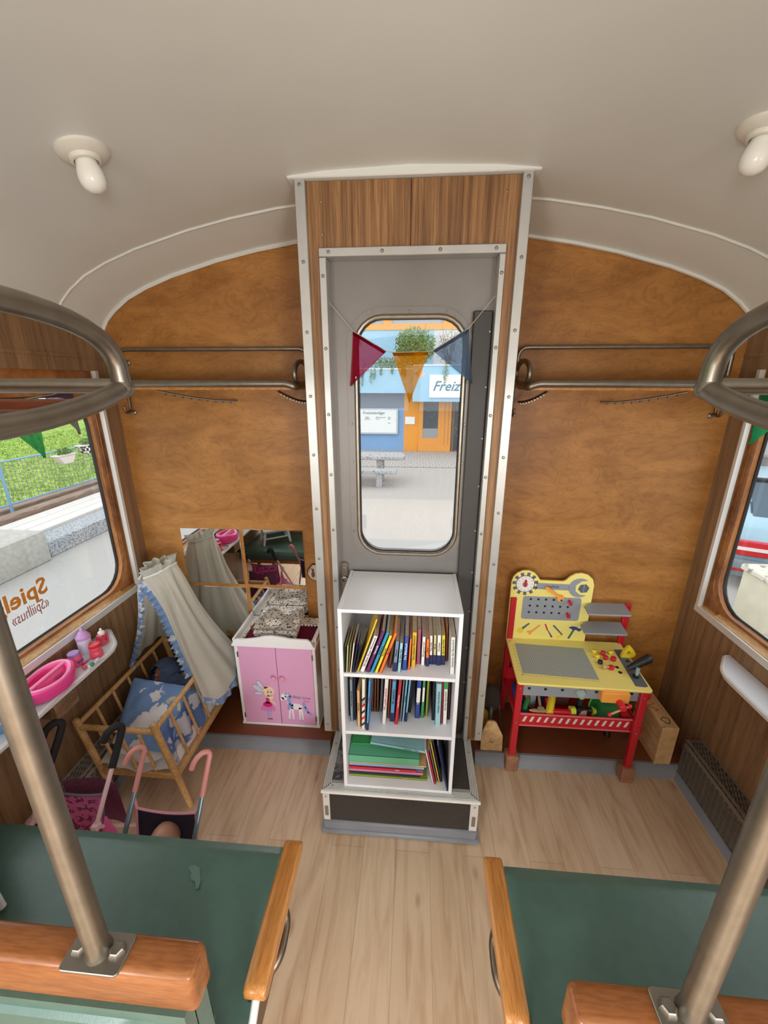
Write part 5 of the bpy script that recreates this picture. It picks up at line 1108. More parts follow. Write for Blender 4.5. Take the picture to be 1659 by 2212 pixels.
# toys in the tray and the supports under some of them
ZT_ = .2645
t2 = thing('toy_file', 'green-handled toy file lying in the red tray', 'toy file', (.53, 1.55, ZT_)); put(G().tube([(.512, 1.510, ZT_ + .045), (.534, 1.55, ZT_ + .060)], [.010, .012], 10), 'handle', GTOY, t2); put(G().box(.530, .545, 1.55, 1.66, ZT_ + .058, ZT_ + .066), 'blade', TOYW, t2); tag(put(G().prism([(1.50, ZT_), (1.56, ZT_), (1.56, ZT_ + .046), (1.50, ZT_ + .034)], 'x', .505, .530, .002), 'support_wedge', BLUT), 'blue support wedge added under the green-handled file', 'toy block')  # the blue wedge is an added prop that keeps the file up
t2 = thing('toy_hammer', 'wooden toy hammer with a grey head in the red tray', 'toy hammer', (.585, 1.54, ZT_)); put(G().tube([(.585, 1.512, ZT_ + .045), (.598, 1.62, ZT_ + .075)], .006, 8), 'handle', TOYW, t2); put(G().box(.570, .600, 1.500, 1.520, ZT_ + .030, ZT_ + .060, .003), 'head', GRYB, t2); tag(put(G().prism([(1.500, ZT_), (1.522, ZT_), (1.518, ZT_ + .030), (1.503, ZT_ + .030)], 'x', .574, .598, .002), 'support_wedge', BLKT), 'black support wedge added under the grey hammer head', 'toy block')  # black wedge added only to hold the hammer head off the floor
for a, b, c, d, e, m_, lab in ((.495, .545, 1.60, 1.68, .05, BLUT, 'wide blue toy block at the end of the red tray'), (.55, .58, 1.57, 1.60, .09, GRYP, 'upright grey toy block in the red tray'), (.60, .63, 1.60, 1.66, .10, BLUT, 'tall blue toy block behind the toy hammer')):
    tag(put(G().box(a, b, c, d, ZT_, ZT_ + e, .004, 2).lathe([(.007, 0), (.007, .006), (0, .006)], ((a + b) / 2, (c + d) / 2, ZT_ + e - .001), 10), 'tray_block', m_), lab, 'toy block')
t2 = thing('toy_flashlight', 'yellow toy cylinder leaning out of the tray', 'toy torch', (.63, 1.53, ZT_)); put(G().tube([(.615, 1.492, ZT_ + .056), (.645, 1.560, ZT_ + .085)], .0165, 16), 'barrel', YTOY, t2); put(G().lathe([(.013, 0), (.013, .002), (0, .002)], (.6145, 1.4905, ZT_ + .056), 14, Matrix.Rotation(R(105), 4, 'X')), 'cap', mat('bright_yellow_cap', (246, 226, 70), .4), t2); tag(put(G().prism([(1.495, ZT_), (1.57, ZT_), (1.57, ZT_ + .068), (1.495, ZT_ + .040)], 'x', .618, .648, .003), 'support_wedge', RTOY), 'red support wedge added under the yellow cylinder', 'toy block')  # red wedge added to carry the leaning cylinder
t2 = thing('toy_pencil', 'flat bare-wood pencil lying along the tray edge', 'pencil', (.58, 1.492, .32)); put(G().prism([(.530, 1.498), (.545, 1.491), (.618, 1.491), (.618, 1.503), (.545, 1.503)], 'z', .316, .324), 'shaft', TOYW, t2)
t2 = thing('toy_level', 'red toy bar lying along the tray edge', 'toy bar', (.665, 1.495, .316)); put(G().box(.622, .712, 1.488, 1.508, .314, .330, .003), 'bar', RTOY, t2)
t2 = thing('toy_drill', 'black and lime toy machine standing in the tray', 'toy drill', (.76, 1.54, ZT_))
put(G().tube([(.712, 1.505, ZT_ + .062), (.728, 1.505, ZT_ + .062), (.730, 1.505, ZT_ + .062), (.80, 1.515, ZT_ + .058)], [.017, .017, .013, .013], 14), 'barrel', BLKT, t2); put(G().tube([(.706, 1.504, ZT_ + .062), (.727, 1.505, ZT_ + .062)], .018, 14), 'lime_ring', mat('lime_plastic', (190, 206, 60), .4), t2); put(G().tube([(.806, 1.515, ZT_ + .056), (.820, 1.516, ZT_ + .054)], [.018, .012], 14), 'lime_nose', mat('lime_plastic', (190, 206, 60), .4), t2)
put(G().box(.745, .778, 1.495, 1.53, ZT_, ZT_ + .068, .004), 'label_block', mat('brown_pink', (176, 130, 116), .6), t2); put(G().tube([(.757, 1.535, ZT_ + .06), (.757, 1.53, ZT_ + .115)], [.018, .014], 12), 'grip', BLKT, t2); put(G().lathe([(.014, 0), (.016, .012), (.012, .02), (0, .02)], (.757, 1.53, ZT_ + .112), 12), 'lime_cap', mat('lime_plastic', (190, 206, 60), .4), t2)
t2 = thing('toy_wood_block', 'rough brown block at the back of the tray', 'toy block', (.70, 1.63, ZT_)); put(G().prism([(.665, ZT_), (.745, ZT_), (.74, ZT_ + .09), (.72, ZT_ + .11), (.68, ZT_ + .10)], 'y', 1.60, 1.66, .004), 'block', mat('brown_pink_dark', (120, 78, 66), .7), t2)
t2 = thing('toy_shield', 'green plastic toy dish leaning in the tray', 'toy dish', (.87, 1.54, ZT_))
put(G().grid(lambda u, v: (.875 + .075 * u * math.cos(2 * PI * v), 1.535 + .03 * u * math.sin(2 * PI * v) * .9 + .02 * (1 - u * u), ZT_ + .058 + .055 * u * math.sin(2 * PI * v)), 8, 28, .004), 'dish', GTOY, t2); put(G().tube([(.875 + .075 * math.cos(a), 1.535 + .027 * math.sin(a), ZT_ + .058 + .055 * math.sin(a)) for a in [2 * PI * k / 28 for k in range(28)]], .003, 6, True), 'rim', mat('lime_rim', (90, 190, 80), .4), t2)
t2 = thing('toy_strap', 'red toy strap hanging at the end of the tray', 'toy strap', (.94, 1.52, ZT_)); put(G().tube([(.915, 1.50, .395), (.935, 1.50, .350), (.955, 1.50, .32)], .003, 6), 'strap', REDP, t2); tag(put(G().box(.93, .965, 1.50, 1.54, ZT_, ZT_ + .055, .004, 2).lathe([(.007, 0), (.007, .005), (0, .005)], (.9475, 1.52, ZT_ + .054), 10), 'tray_block', REDP), 'red support block added under the hanging strap', 'toy block')  # the red block is added as a rest below the strap
# things around the workbench
t2 = thing('toy_house_board', 'house-shaped bare wooden board leaning beside the workbench leg', 'board', (.388, 1.50, .056))
Mx = Matrix.Translation((0, 1.500, .056)) @ Matrix.Rotation(R(-7), 4, 'X') @ Matrix.Translation((0, -1.500, -.056))
g = G().prism([(.338, .057), (.438, .057), (.437, .138), (.405, .205), (.395, .211), (.368, .211), (.360, .205), (.337, .138)], 'y', 1.516, 1.528, .001).xf(Mx); hb = put(g, 'board', RAWW, t2)
g = G().tube([(.378, 1.5145, .107), (.388, 1.5145, .100), (.398, 1.5145, .108)], .0012, 5); put(g.xf(Mx), 'burnt_mark', mat('burnt_mark', (110, 70, 40), .8), hb)
t2 = thing('toy_shovel', 'dark grey toy shovel standing head up beside the workbench', 'shovel', (.39, 1.62, .056)); SH = mat('shovel_grey', (84, 76, 70), .6)
def shov(u, v):
    x = (u - .5) * 2; w = .042 * (1 - .75 * max(0, v - .45) ** 2 * 3.3) * (1 if v > .12 else .6 + 3.3 * v)
    return (.392 + x * w, 1.615 + .012 * x * x + .02 * v, .19 + .14 * v)
put(G().grid(shov, 14, 14, .004), 'blade', SH, t2); put(G().tube([(.393, 1.60, .058), (.392, 1.61, .22)], .008, 10), 'shaft', mat('shaft_grey_green', (96, 116, 112), .5), t2)
t2 = thing('work_gloves', 'yellow work gloves stuffed behind the house board', 'gloves', (.35, 1.60, .056))
for k in range(4): put(G().tube([(.334 + .012 * k, 1.59 + .006 * k, .058), (.336 + .012 * k, 1.60, .13), (.340 + .011 * k, 1.605, .165 + .012 * (k % 2))], [.008, .0075, .006], 8), 'finger', mat('yellow_glove', (176, 130, 30), .8), t2)
put(G().ball((.354, 1.61, .175), (.026, .014, .035), 12, 8), 'palm', mat('yellow_glove', (176, 130, 30), .8), t2)
t2 = thing('toy_rake', 'dark wooden rake handle leaning against the wall beside the shovel', 'rake', (.435, 1.66, .056)); put(G().tube([(.447, 1.60, .057), (.440, 1.72, .30)], .006, 8), 'handle', mat('dark_handle', (70, 56, 46), .6), t2); put(G().box(.425, .462, 1.592, 1.608, .0556, .07, .002), 'head', mat('dark_handle', (70, 56, 46), .6), t2)
t2 = thing('wooden_crate', 'pale wooden box with red and black scribbles between workbench and heater', 'crate', (1.146, 1.61, .0556))
bx0, bx1, by0, by1 = 1.112, 1.182, 1.503, 1.72
cb = put(G().box(bx0, bx1, by0, by1, .0556, .262, .002), 'body', RAWW, t2)
put(G().tube([(1.147 + .016 * math.cos(a) * (1 + .3 * math.sin(3 * a)), 1.545 + .018 * math.sin(a * 1.0), .2628) for a in [k * .55 for k in range(24)]], .0014, 5), 'black_scribble', INK, cb)
put(G().tube([(1.130 + .02 * math.sin(k * 1.3), 1.60 + .008 * k, .2628) for k in range(12)], .002, 5), 'red_scribble', mat('red_crayon', (196, 70, 40), .6), cb)
put(G().box(bx0 - .002, bx0 + .008, by0 - .001, by0 + .006, .0556, .262), 'corner_joint', RAWW, cb)
t2 = thing('garden_hoop', 'thin dark hoop leaning behind the right workbench leg', 'hoop', (1.05, 1.70, .0556)); put(G().tube([(1.048 + .045 * math.cos(a), 1.66 + .02 * math.sin(a), .150 + .092 * math.sin(a)) for a in [2 * PI * k / 28 for k in range(28)]], .0022, 6, True), 'wire', mat('dark_handle', (70, 56, 46), .6), t2)
t2 = thing('toy_trowel', 'pointed wooden trowel behind the right workbench leg', 'trowel', (.96, 1.66, .0556)); put(G().prism([(.930, .235), (.962, .235), (.950, .15), (.944, .12)], 'y', 1.62, 1.628), 'blade', RAWW, t2); put(G().tube([(.965, 1.64, .058), (.975, 1.70, .23)], .014, 10), 'handle', BLKT, t2)

# ------------------------------------------------------------------ bunting
def flag(name, A, B, C, m_, parent, n=10, wav=.004):
    A, B, C = Vector(A), Vector(B), Vector(C); nn = (B - A).cross(C - A).normalized()
    def f(u, v): return tuple((A.lerp(B, u)).lerp(C, v * .985) + nn * wav * math.sin(6 * u + 5 * v) * (.3 + v))
    return put(G().grid(f, n, n, .0006), name, m_, parent)
t = thing('bunting', 'string of red, yellow and pale blue pennants across the door window', 'bunting', (-.03, 1.445, 1.63))
s_ = [(-.295, 1.440, 1.957), (-.214, 1.444, 1.866), (-.104, 1.446, 1.803), (-.085, 1.446, 1.800), (.037, 1.446, 1.802), (.048, 1.446, 1.805), (.160, 1.434, 1.870), (.236, 1.434, 1.962)]
put(G().tube(s_, .0013, 5), 'cord', mat('thin_cord', (180, 176, 166), .7), t)
for nm, A, B, C, c in (('red', s_[1], s_[2], (-.228, 1.446, 1.690), (200, 30, 80)), ('yellow', s_[3], s_[4], (-.025, 1.448, 1.637), (236, 176, 30)), ('blue', s_[5], s_[6], (.182, 1.434, 1.700), (140, 164, 190))):
    p = flag('pennant', A, B, C, sheer('pennant_' + nm, c, .62), t)
    d = .010; A, B = Vector(A), Vector(B); C = Vector(C)
    put(G().grid(lambda u, v: tuple(A.lerp(B, u).lerp(C, v * .07) + Vector((0, -.0008, 0))), 6, 2, .0006), 'folded_hem', sheer('hem_' + nm, tuple(int(v * .75) for v in c), .9), p)
put(G().prism([(.050, .000), (.067, .017), (.050, .034), (.033, .017)], 'y', 1.4705, 1.4725).xf(Matrix.Translation((-.04, 0, 1.717))), 'glass_sticker', mat('white_sticker', (244, 244, 240), .5), dr)
t = thing('bunting', 'string of pale blue, green and mauve pennants across the window over the doll bottles', 'bunting', (XL - .01, 1.2, 1.45))
xx = XL - .012
put(G().tube([(xx, .55, 1.60), (xx, 1.05, 1.62), (xx, 1.50, 1.66), (xx, 1.70, 1.70)], .0013, 5), 'cord', mat('thin_cord', (180, 176, 166), .7), t)
for a, b, c, zc_, z0, nm, col in ((.98, 1.20, 1.16, 1.30, 1.625, 'paleblue2', (150, 176, 200)), (1.23, 1.44, 1.40, 1.435, 1.64, 'green2', (30, 150, 90)), (1.46, 1.60, 1.585, 1.50, 1.66, 'mauve2', (120, 96, 116))):
    flag('pennant', (xx, a, z0), (xx, b, z0 + .012), (xx + .004, c, zc_), sheer('pennant_' + nm, col, .72), t)
t = thing('bunting', 'string of green and pink pennants across the window over the empty ledge', 'bunting', (XR + .01, 1.3, 1.4))
xx = XR + .012
put(G().tube([(xx, .55, 1.56), (xx, 1.05, 1.60), (xx, 1.50, 1.62), (xx, 1.71, 1.67)], .0013, 5), 'cord', mat('thin_cord', (180, 176, 166), .7), t)
flag('pennant', (xx - .004, 1.50, 1.64), (xx - .004, 1.705, 1.66), (xx - .012, 1.69, 1.475), sheer('pennant_green3', (60, 190, 130), .85), t)
flag('pennant', (xx, 1.30, 1.62), (xx, 1.49, 1.63), (xx, 1.52, 1.40), sheer('pennant_pink3', (220, 150, 190), .72), t)
# mirrored lettering on the window pane
w1 = bpy.data.objects['window_1']
LB, LR = mat('ochre_vinyl_letters', (190, 120, 40), .5), mat('mauve_vinyl_letters', (150, 96, 90), .5)
lettering('Spielg', .092, LB, w1, (XL - .0555, 1.318, .958), (0, -1, 0), (0, 0, 1), 'window_lettering', 0, .0006, 'LEFT', .0022)
lettering('«Spiilhus»', .062, LR, w1, (XL - .0555, 1.308, .890), (0, -1, 0), (0, 0, 1), 'window_lettering', 0, .0006, 'LEFT', 0, .62)

# ------------------------------------------------------------------ outside
GZ = -1.2
ASPH = mat('asphalt', (166, 165, 162), .9, var=.10, scale=60, bump=.2); ASPH2 = mat('asphalt_patch', (174, 173, 170), .9, var=.08, scale=60)
GRASS = blob('lawn', (104, 140, 52), (160, 186, 88), 5, .40, .62, .95, dist=1.0); CONC = mat('rough_concrete', (176, 176, 168), .9, var=.14, scale=14, bump=.4); GRAN = blob('speckled_granite', (170, 176, 180), (120, 126, 132), 30, .52, .6, .8)
WEATH = wood('weathered_timber', (126, 108, 94), (168, 152, 138), (8, 1, 8), 3, .6, .8, .4); WPLK = mat('pale_plank', (206, 204, 200), .7, var=.08, scale=10, stretch=(10, 1, 1))
BLUP = mat('blue_painted_steel', (126, 170, 206), .5)
gr = struct(G().box(-60, 60, -40, 70, GZ - .3, GZ), 'ground_1', ASPH, 'pale grey asphalt yard around the coach', 'ground')
put(G().prism([(-.9, 6.55), (3.5, 8.6), (6, 6.0), (6, 2.2), (-.9, 2.2)], 'z', GZ - .01, GZ + .004), 'asphalt_patch', ASPH2, gr)
pv = struct(G().box(-12, 14, 14.2, 18.0, GZ - .05, GZ + .006), 'pavement_1', mat('paving_joint', (120, 120, 118), .9), 'paved strip of small setts in front of the blue building', 'pavement')
SETT = mat('paving_sett', (168, 168, 166), .9, var=.1, scale=20); sg = G().box(0, .21, 0, .25, 0, .012, .004); sme = bpy.data.meshes.new('sett'); sg.bm.to_mesh(sme); sg.bm.free(); sme.materials.append(SETT)
for j in range(13):
    for i in range(20):
        o = link('sett', sme, pv, OFF[pv]); o.location = Vector((-2.4 + .225 * i + (.11 if j % 2 else 0), 14.25 + .265 * j, GZ + .004)) - OFF[pv]
lw = struct(G().box(-60, -9.0, -40, 70, GZ - .05, GZ + .05), 'lawn_1', GRASS, 'bright green lawn behind the blue wire fence', 'lawn'); 
bg = bpy.data.meshes.new('blades'); bv = []; bf = []
random.seed(11)
for k in range(14000):
    x = -9.05 - 12 * random.random() ** 1.3; y = 3 + 22 * random.random(); a = random.random() * PI; hh = .05 + .06 * random.random(); n0 = len(bv)
    bv += [(x - .02 * math.cos(a), y - .02 * math.sin(a), GZ + .04), (x + .02 * math.cos(a), y + .02 * math.sin(a), GZ + .04), (x + .03 * random.uniform(-1, 1), y + .03 * random.uniform(-1, 1), GZ + .05 + hh)]; bf.append((n0, n0 + 1, n0 + 2))
bg.from_pydata([Vector(v) - OFF[lw] for v in bv], [], bf); bg.materials.append(GRASS); bo_ = link('grass_blades', bg, lw, OFF[lw]); bo_['kind'] = 'stuff'
tag(put(G().box(-7.4, -6.14, 4.3, 5.93, GZ, -.66, .03, 2), 'concrete_block', CONC), 'large rough concrete block on the asphalt outside the window', 'concrete block')
tag(put(G().box(-6.75, -6.23, 6.02, 13.5, GZ, -.93, .015), 'granite_kerb', GRAN), 'long speckled granite kerb beyond the concrete block', 'kerb')
for (x0, x1), lab in (((-7.06, -6.76), 'pale squared timber touching the granite kerb'), ((-7.38, -7.08), 'pale squared timber in the middle of the row of three'), ((-7.70, -7.40), 'pale squared timber next to the weathered beam')):
    tag(put(G().box(x0, x1, 6.1, 13.5, GZ, -.88, .008), 'pale_timber', WPLK), lab, 'timber', 'pale timbers behind the kerb')
tag(put(G().box(-8.05, -7.80, 5.9, 13.5, GZ, -.80, .02), 'timber_beam', WEATH), 'weathered timber beam next to the pale planks', 'beam')
tag(put(G().box(-8.75, -8.50, 5.9, 13.5, GZ, -.86, .02), 'timber_beam', WEATH), 'weathered timber beam behind the fence posts', 'beam')
t = thing('wire_fence', 'blue steel fence with fine wire mesh in front of the lawn', 'fence', (-8.38, 9, GZ))
for y in (1.7, 4.6, 7.5, 10.4, 13.3): put(G().tube([(-8.38, y, GZ), (-8.38, y, .16)], .030, 10), 'post', BLUP, t)
for z in (.142, -.74): put(G().tube([(-8.38, 1.7, z), (-8.38, 13.3, z)], .020, 8), 'rail', BLUP, t)
g = G()
for k in range(1, 9): z = -.74 + .88 * k / 9; g.box(-8.384, -8.376, 1.7, 13.3, z - .004, z + .004)
for k in range(120): y = 1.7 + 11.6 * k / 120; g.box(-8.384, -8.376, y - .0035, y + .0035, -.74, .142)
tag(put(g, 'wire_mesh', mat('fence_wire', (150, 156, 160), .5, .4), t), None, None, kind='stuff')
def leafball(c, r, n, m_, parent, size=.05, seed=1, name='foliage'):
    random.seed(seed); me = bpy.data.meshes.new(name); v = []; f = []
    for k in range(n):
        d = Vector((random.gauss(0, 1), random.gauss(0, 1), random.gauss(0, 1))).normalized() * random.random() ** .4
        p = Vector(c) + Vector((d.x * r[0], d.y * r[1], d.z * r[2])); a = Vector((random.gauss(0, 1), random.gauss(0, 1), random.gauss(0, 1))).normalized(); b = a.orthogonal().normalized()
        n0 = len(v); v += [tuple(p - a * size), tuple(p + b * size * .3), tuple(p + a * size), tuple(p - b * size * .3)]; f.append((n0, n0 + 1, n0 + 2, n0 + 3))
    me.from_pydata([Vector(q) - OFF[parent] for q in v], [], f); me.materials.append(m_); o = link(name, me, parent, OFF[parent]); o['kind'] = 'stuff'; return o
LEAF = mat('leaf_green', (92, 134, 60), .7, var=.3, scale=8); LEAF2 = mat('dry_leaf', (150, 120, 70), .8, var=.3, scale=8); IVY = mat('ivy_green', (86, 124, 66), .7, var=.3, scale=8)
CHK = blob('checkered_pot', (230, 226, 220), (40, 40, 46), 1, .5, .5, .6)
nt = CHK.node_tree; ck = nt.nodes.new('ShaderNodeTexChecker'); ck.inputs['Scale'].default_value = 14; ck.inputs[1].default_value = lin((232, 228, 222)); ck.inputs[2].default_value = lin((40, 40, 46)); tcn = [n for n in nt.nodes if n.type == 'TEX_COORD'][0]
nt.links.new(tcn.outputs['Object'], ck.inputs[0]); nt.links.new(ck.outputs[0], nt.nodes['Principled BSDF'].inputs['Base Color'])
for y, z, m_, lab, w in ((8.95, -.16, mat('pale_pot', (222, 214, 204), .6), 'pale hanging planter with grasses on the wire fence', .26), (9.68, -.03, CHK, 'black and white checkered hanging planter on the wire fence', .24)):
    t = thing('hanging_planter', lab, 'planter', (-8.25, y, z))
    put(G().prism([(y - w * .55, z), (y + w * .55, z), (y + w, z + .20), (y - w, z + .20)], 'x', -8.35, -8.17, .02), 'pot', m_, t); put(G().box(-8.36, -8.16, y - w - .02, y + w + .02, z + .195, z + .225, .006), 'rim', mat('pale_pot', (222, 214, 204), .6), t)
    leafball((-8.26, y, z + .27), (.10, w * .8, .10), 160, LEAF, t, .05, int(y * 10)); put(G().tube([(-8.38, y, z + .21), (-8.30, y, z + .21)], .01, 6), 'bracket', BLUP, t)

# blue leisure building seen through the door
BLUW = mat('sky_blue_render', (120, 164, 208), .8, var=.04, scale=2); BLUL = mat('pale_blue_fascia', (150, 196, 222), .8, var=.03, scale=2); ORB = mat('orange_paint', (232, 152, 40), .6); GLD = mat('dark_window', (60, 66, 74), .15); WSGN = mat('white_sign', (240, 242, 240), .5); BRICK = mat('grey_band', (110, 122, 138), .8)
D = 17.74
t = BD = thing('leisure_building', 'blue building with orange door and planted balconies across the yard', 'building', (0, D, GZ))
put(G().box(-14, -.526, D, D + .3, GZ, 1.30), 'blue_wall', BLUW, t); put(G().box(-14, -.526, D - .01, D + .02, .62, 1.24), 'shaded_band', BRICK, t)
put(G().box(-.526, 1.47, D, D + .3, GZ, 1.30), 'orange_wall', ORB, t)
fr = put(G().ring([(.11, -.90), (1.05, -.90), (1.05, 1.2), (.11, 1.2)], [(.285, -.62), (.92, -.62), (.92, 1.1), (.285, 1.1)], 'y', D - .06, D + .02), 'door_frame', ORB, t)
put(G().box(.285, .92, D - .02, D + .02, -.62, 1.1), 'door_pane', GLD, fr); put(G().box(.285, .92, D - .03, D - .01, -.62, -.22), 'lower_panel', mat('grey_panel', (150, 154, 158), .6), fr)
put(G().box(1.05, 1.47, D - .08, D + .02, GZ + .02, 1.2), 'door_post', ORB, t); put(G().box(.11, 1.47, D - .10, D, GZ + .02, -.90), 'threshold', ORB, t)
for x in (1.18, 1.34): put(G().box(x, x + .03, D - .09, D - .07, -.9, 1.1), 'groove', mat('orange_paint_dark', (200, 124, 30), .6), t)
put(G().box(1.47, 6, D + .25, D + .35, GZ, 1.3), 'dark_glazing', GLD, t); put(G().box(1.50, 1.60, D + .0, D + .26, GZ, 1.3), 'glazing_post', mat('brown_post', (120, 90, 70), .7), t)
put(G().box(-14, -.17, D - .5, D + .4, 1.236, 2.17), 'lower_parapet', BLUL, t); put(G().box(-14, -.17, D - .53, D + .4, 2.15, 2.19), 'coping', WSGN, t)
put(G().box(-.17, 12, D - .9, D + .4, .923, 2.287), 'canopy', BLUL, t); put(G().box(-.17, 12, D - .93, D + .4, 2.27, 2.31), 'coping', WSGN, t)
put(G().box(-14, .7, D + 1.9, D + 2.2, 1.2, 3.9), 'upper_wall', BLUL, t); put(G().box(.7, 12, D + 1.9, D + 2.2, 1.2, 4.0), 'upper_wall', mat('pale_render', (206, 212, 214), .8), t)
put(G().box(-14, 12, D + 1.85, D + 2.2, 3.86, 4.10), 'orange_sill', ORB, t); put(G().box(-14, 12, D + 2.0, D + 2.2, 4.05, 6.6), 'upper_glazing', mat('upper_glass', (150, 160, 172), .2), t)
for x in (-4.2, -1.55, 1.1, 3.7): put(G().box(x, x + .36, D + 1.88, D + 2.1, 4.05, 6.6), 'orange_mullion', ORB, t)
put(G().box(-14, 12, D + .4, D + 8, GZ, 1.2), 'mass', BLUW, t)
sg = put(G().box(.48, 3.6, D - .96, D - .90, 1.076, 1.933, .01), 'sign', WSGN, t)
lettering('Freizeitanlage', .52, mat('teal_letters', (50, 120, 140), .5), sg, (.60, D - .962, 1.50), (1, 0, 0), (0, 0, 1), 'sign_lettering', .35, .004, 'LEFT', .006)
nb = put(G().box(-2.44, -.76, D - .12, D, -.48, .61, .02), 'notice_board', mat('board_frame', (196, 200, 204), .4, .4), t)
put(G().box(-2.36, -.84, D - .125, D - .1, -.40, .53), 'notice_sheet', WSGN, nb); lettering('Freizeitanlage', .17, INK, nb, (-2.28, D - .127, .42), (1, 0, 0), (0, 0, 1), 'board_lettering', .35, .002, 'LEFT')
for x, z, s in ((-2.18, .20, 'Täglich\ngeöffnet'), (-1.72, .20, 'Öffnungszeiten\n09.00'), (-1.2, .20, 'Büro\n044'), (-1.2, .0, 'Info')): lettering(s, .07, INK, nb, (x, D - .127, z), (1, 0, 0), (0, 0, 1), 'board_lettering', 0, .002, 'LEFT')
put(G().box(-.475, -.057, D - .05, D, -.05, .263, .01), 'letter_box', WSGN, t)
def plant(lab, c, r, n, m_, size, seed, cat='shrub'):
    t2 = thing('balcony_shrub', lab, cat, (c[0], c[1], c[2] - r[2])); leafball(c, r, n, m_, t2, size, seed)
    random.seed(seed)
    for k in range(9): put(G().tube([(c[0] + random.uniform(-.1, .1), c[1], c[2] - r[2]), (c[0] + random.uniform(-.8, .8) * r[0], c[1] + random.uniform(-.4, .4) * r[1], c[2] + random.uniform(.3, 1.15) * r[2])], [.02, .006], 5), 'branch', mat('twig', (120, 96, 70), .8), t2)
plant('bushy green shrub growing above the canopy of the blue building', (-.12, D + .1, 3.05), (.85, .5, .75), 1500, LEAF, .10, 21)
plant('brownish half-bare shrub beside the green one above the canopy', (1.25, D + .2, 3.0), (.55, .4, .70), 260, LEAF2, .06, 22)
plant('low green ivy cushion on the lower parapet', (-1.15, D - .1, 2.35), (.75, .3, .28), 520, IVY, .07, 23)
t2 = thing('trailing_ivy', 'ivy strands hanging down over the pale blue parapet', 'ivy', (-1.6, D - .55, 1.3))
random.seed(31)
for x, ln in ((-2.35, .95), (-2.2, .75), (-1.85, .62), (-1.72, .48), (-1.45, .30), (-1.0, .25), (-.6, .30), (-.5, .42)):
    pts = [(x + .05 * math.sin(k), D - .56 + .01 * k, 2.22 - ln * k / 6) for k in range(7)]; put(G().tube(pts, .008, 5), 'strand', IVY, t2)
    leafball((x, D - .57, 2.22 - ln / 2), (.06, .03, ln / 2), 34, IVY, t2, .05, int(100 + x * 40))
t2 = thing('trailing_ivy', 'ivy strand hanging in front of the white sign', 'ivy', (1.1, D - 1.0, 1.6)); put(G().tube([(1.08 + .03 * math.sin(k), D - .98, 2.36 - .13 * k) for k in range(7)], .008, 5), 'strand', IVY, t2); leafball((1.08, D - 1.0, 2.0), (.12, .03, .4), 70, IVY, t2, .05, 41)
t2 = thing('granite_table', 'speckled granite picnic table on the asphalt yard', 'table', (-1.3, 12.1, GZ))
random.seed(9); ed = [(-2.9, 11.8), (-.36, 11.78), (-.30, 11.95), (-.34, 12.3), (-.42, 12.6), (-2.9, 12.6)]
put(G().prism(ed, 'z', -.50, -.395, .015), 'slab', GRAN, t2)
for x in (-1.05, -2.6): put(G().box(x - .10, x + .10, 11.95, 12.45, GZ, -.50, .01), 'pedestal', GRAN, t2)
lettering('cL', .12, mat('purple_graffiti', (110, 80, 140), .6), t2, (-1.35, 11.98, -.394), (1, 0, 0), (0, 1, 0), 'graffiti', .4, .001)
t2 = thing('granite_bench', 'low speckled granite bench in front of the picnic table', 'bench', (-1.4, 11.4, GZ)); put(G().box(-2.9, -.52, 11.25, 11.6, -.80, -.70, .015), 'slab', GRAN, t2)
for x in (-1.02, -2.6): put(G().box(x - .09, x + .09, 11.3, 11.52, GZ, -.80, .01), 'support', GRAN, t2)

# right: parked car, pale block and house wall
CARP = mat('pale_blue_car_paint', (150, 184, 200), .25, .2); CARG = mat('car_glass', (60, 84, 100), .08); TAIL = mat('tail_lamp_red', (200, 30, 50), .2); TAILW = mat('tail_lamp_white', (232, 226, 226), .2); TYRE = mat('tyre', (26, 26, 28), .8); CARB = mat('bumper_grey', (120, 138, 146), .5)
t = thing('parked_car', 'pale blue hatchback parked outside with striped red tail lamps', 'car', (6.20, 7.36, GZ), None, (0, 0, R(-24)))
side = [(-2.0, .34), (-2.02, .62), (-1.94, .95), (-1.60, 1.02), (-1.12, 1.42), (.35, 1.46), (1.05, 1.02), (1.85, .86), (2.0, .62), (1.98, .30)]
def carsec(pts, w, z=0): return pts
g = G(); g.prism([(y, z) for y, z in side], 'x', -.80, .80, .05); put(g, 'body', CARP, t)
put(G().prism([(-1.60, 1.03), (-1.10, 1.42), (-1.07, 1.40), (-1.55, 1.01)], 'x', -.62, .62), 'rear_window', CARG, t)
gw = G().prism([(-1.70, .98), (-1.66, 1.0), (-1.10, 1.455), (-1.06, 1.42), (-1.55, .98)], 'x', -.60, .60); put(gw, 'rear_glass', CARG, t)
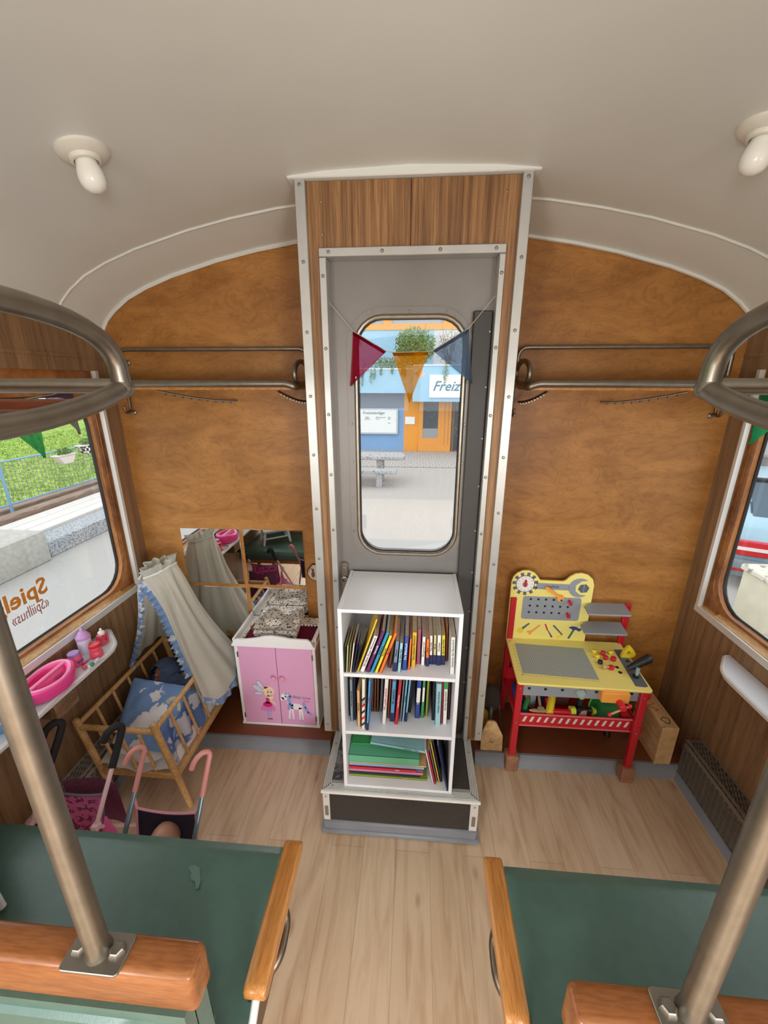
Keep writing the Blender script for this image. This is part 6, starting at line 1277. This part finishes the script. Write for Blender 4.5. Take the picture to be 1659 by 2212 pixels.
for s in (-1, 1):
    put(G().prism([(-1.35, 1.03), (-1.05, 1.36), (-.1, 1.39), (-.1, 1.03)], 'x', s * .795, s * .812), 'side_window', CARG, t); put(G().prism([(-.03, 1.03), (-.03, 1.39), (.35, 1.38), (.85, 1.03)], 'x', s * .795, s * .812), 'side_window', CARG, t)
    lampo = put(G().box(s * .80 - .005 if s < 0 else .42, -.42 if s < 0 else .805, -2.06, -1.90, .52, .74, .012), 'tail_lamp', TAIL, t)
    put(G().box(s * .80 - .008 if s < 0 else .42, -.42 if s < 0 else .808, -2.066, -1.95, .605, .655), 'lamp_stripe', TAILW, lampo)
    for y in (-1.25, 1.25): put(G().lathe([(.12, -.09), (.29, -.09), (.31, 0), (.29, .09), (.12, .09)], (s * .72, y, .31), 24, Matrix.Rotation(R(90), 4, 'Y')), 'wheel', TYRE, t)
bp_ = put(G().box(-.82, .82, -2.10, -1.85, .20, .46, .04, 2), 'bumper', CARB, t); put(G().box(-.825, .825, -2.112, -2.08, .30, .335), 'bumper_stripe', TAIL, bp_)
put(G().tube([(.2, -1.62, 1.03), (-.1, -1.35, 1.26)], .01, 6), 'rear_wiper', TYRE, t); put(G().box(-.7, .7, -1.14, -1.0, 1.44, 1.48, .01), 'roof_edge', TYRE, t)
put(G().box(-.25, .25, -2.045, -2.0, .68, .79), 'number_plate', WSGN, t)
t = thing('stone_trough', 'pale cream stone block standing beside the coach', 'stone block', (4.9, 4.9, GZ))
put(G().box(4.20, 5.7, 4.55, 5.06, GZ, -.56, .02, 2), 'block', mat('cream_stone', (206, 200, 178), .85, var=.06, scale=6), t); put(G().box(4.17, 5.73, 4.52, 5.09, -.58, -.50, .02), 'weathered_cap', blob('lichen_cap', (214, 210, 196), (150, 148, 136), 14, .55, .66), t)
t = thing('house', 'white rendered house across the street beyond the parked car', 'building', (16, 14, GZ)); hw_ = put(G().box(14.5, 20, 6, 24, GZ, 6), 'wall', mat('white_render', (222, 220, 214), .85, var=.03, scale=2), t)
for y in (9, 12, 15, 18): put(G().box(14.48, 14.52, y, y + 1.1, 1.2, 2.7), 'window', GLD, hw_)
put(G().prism([(5.6, 6), (24.4, 6), (24.4, 6.3), (15, 9), (5.6, 6.3)], 'x', 14.2, 20.4), 'roof', mat('roof_tile', (140, 80, 60), .8), t)
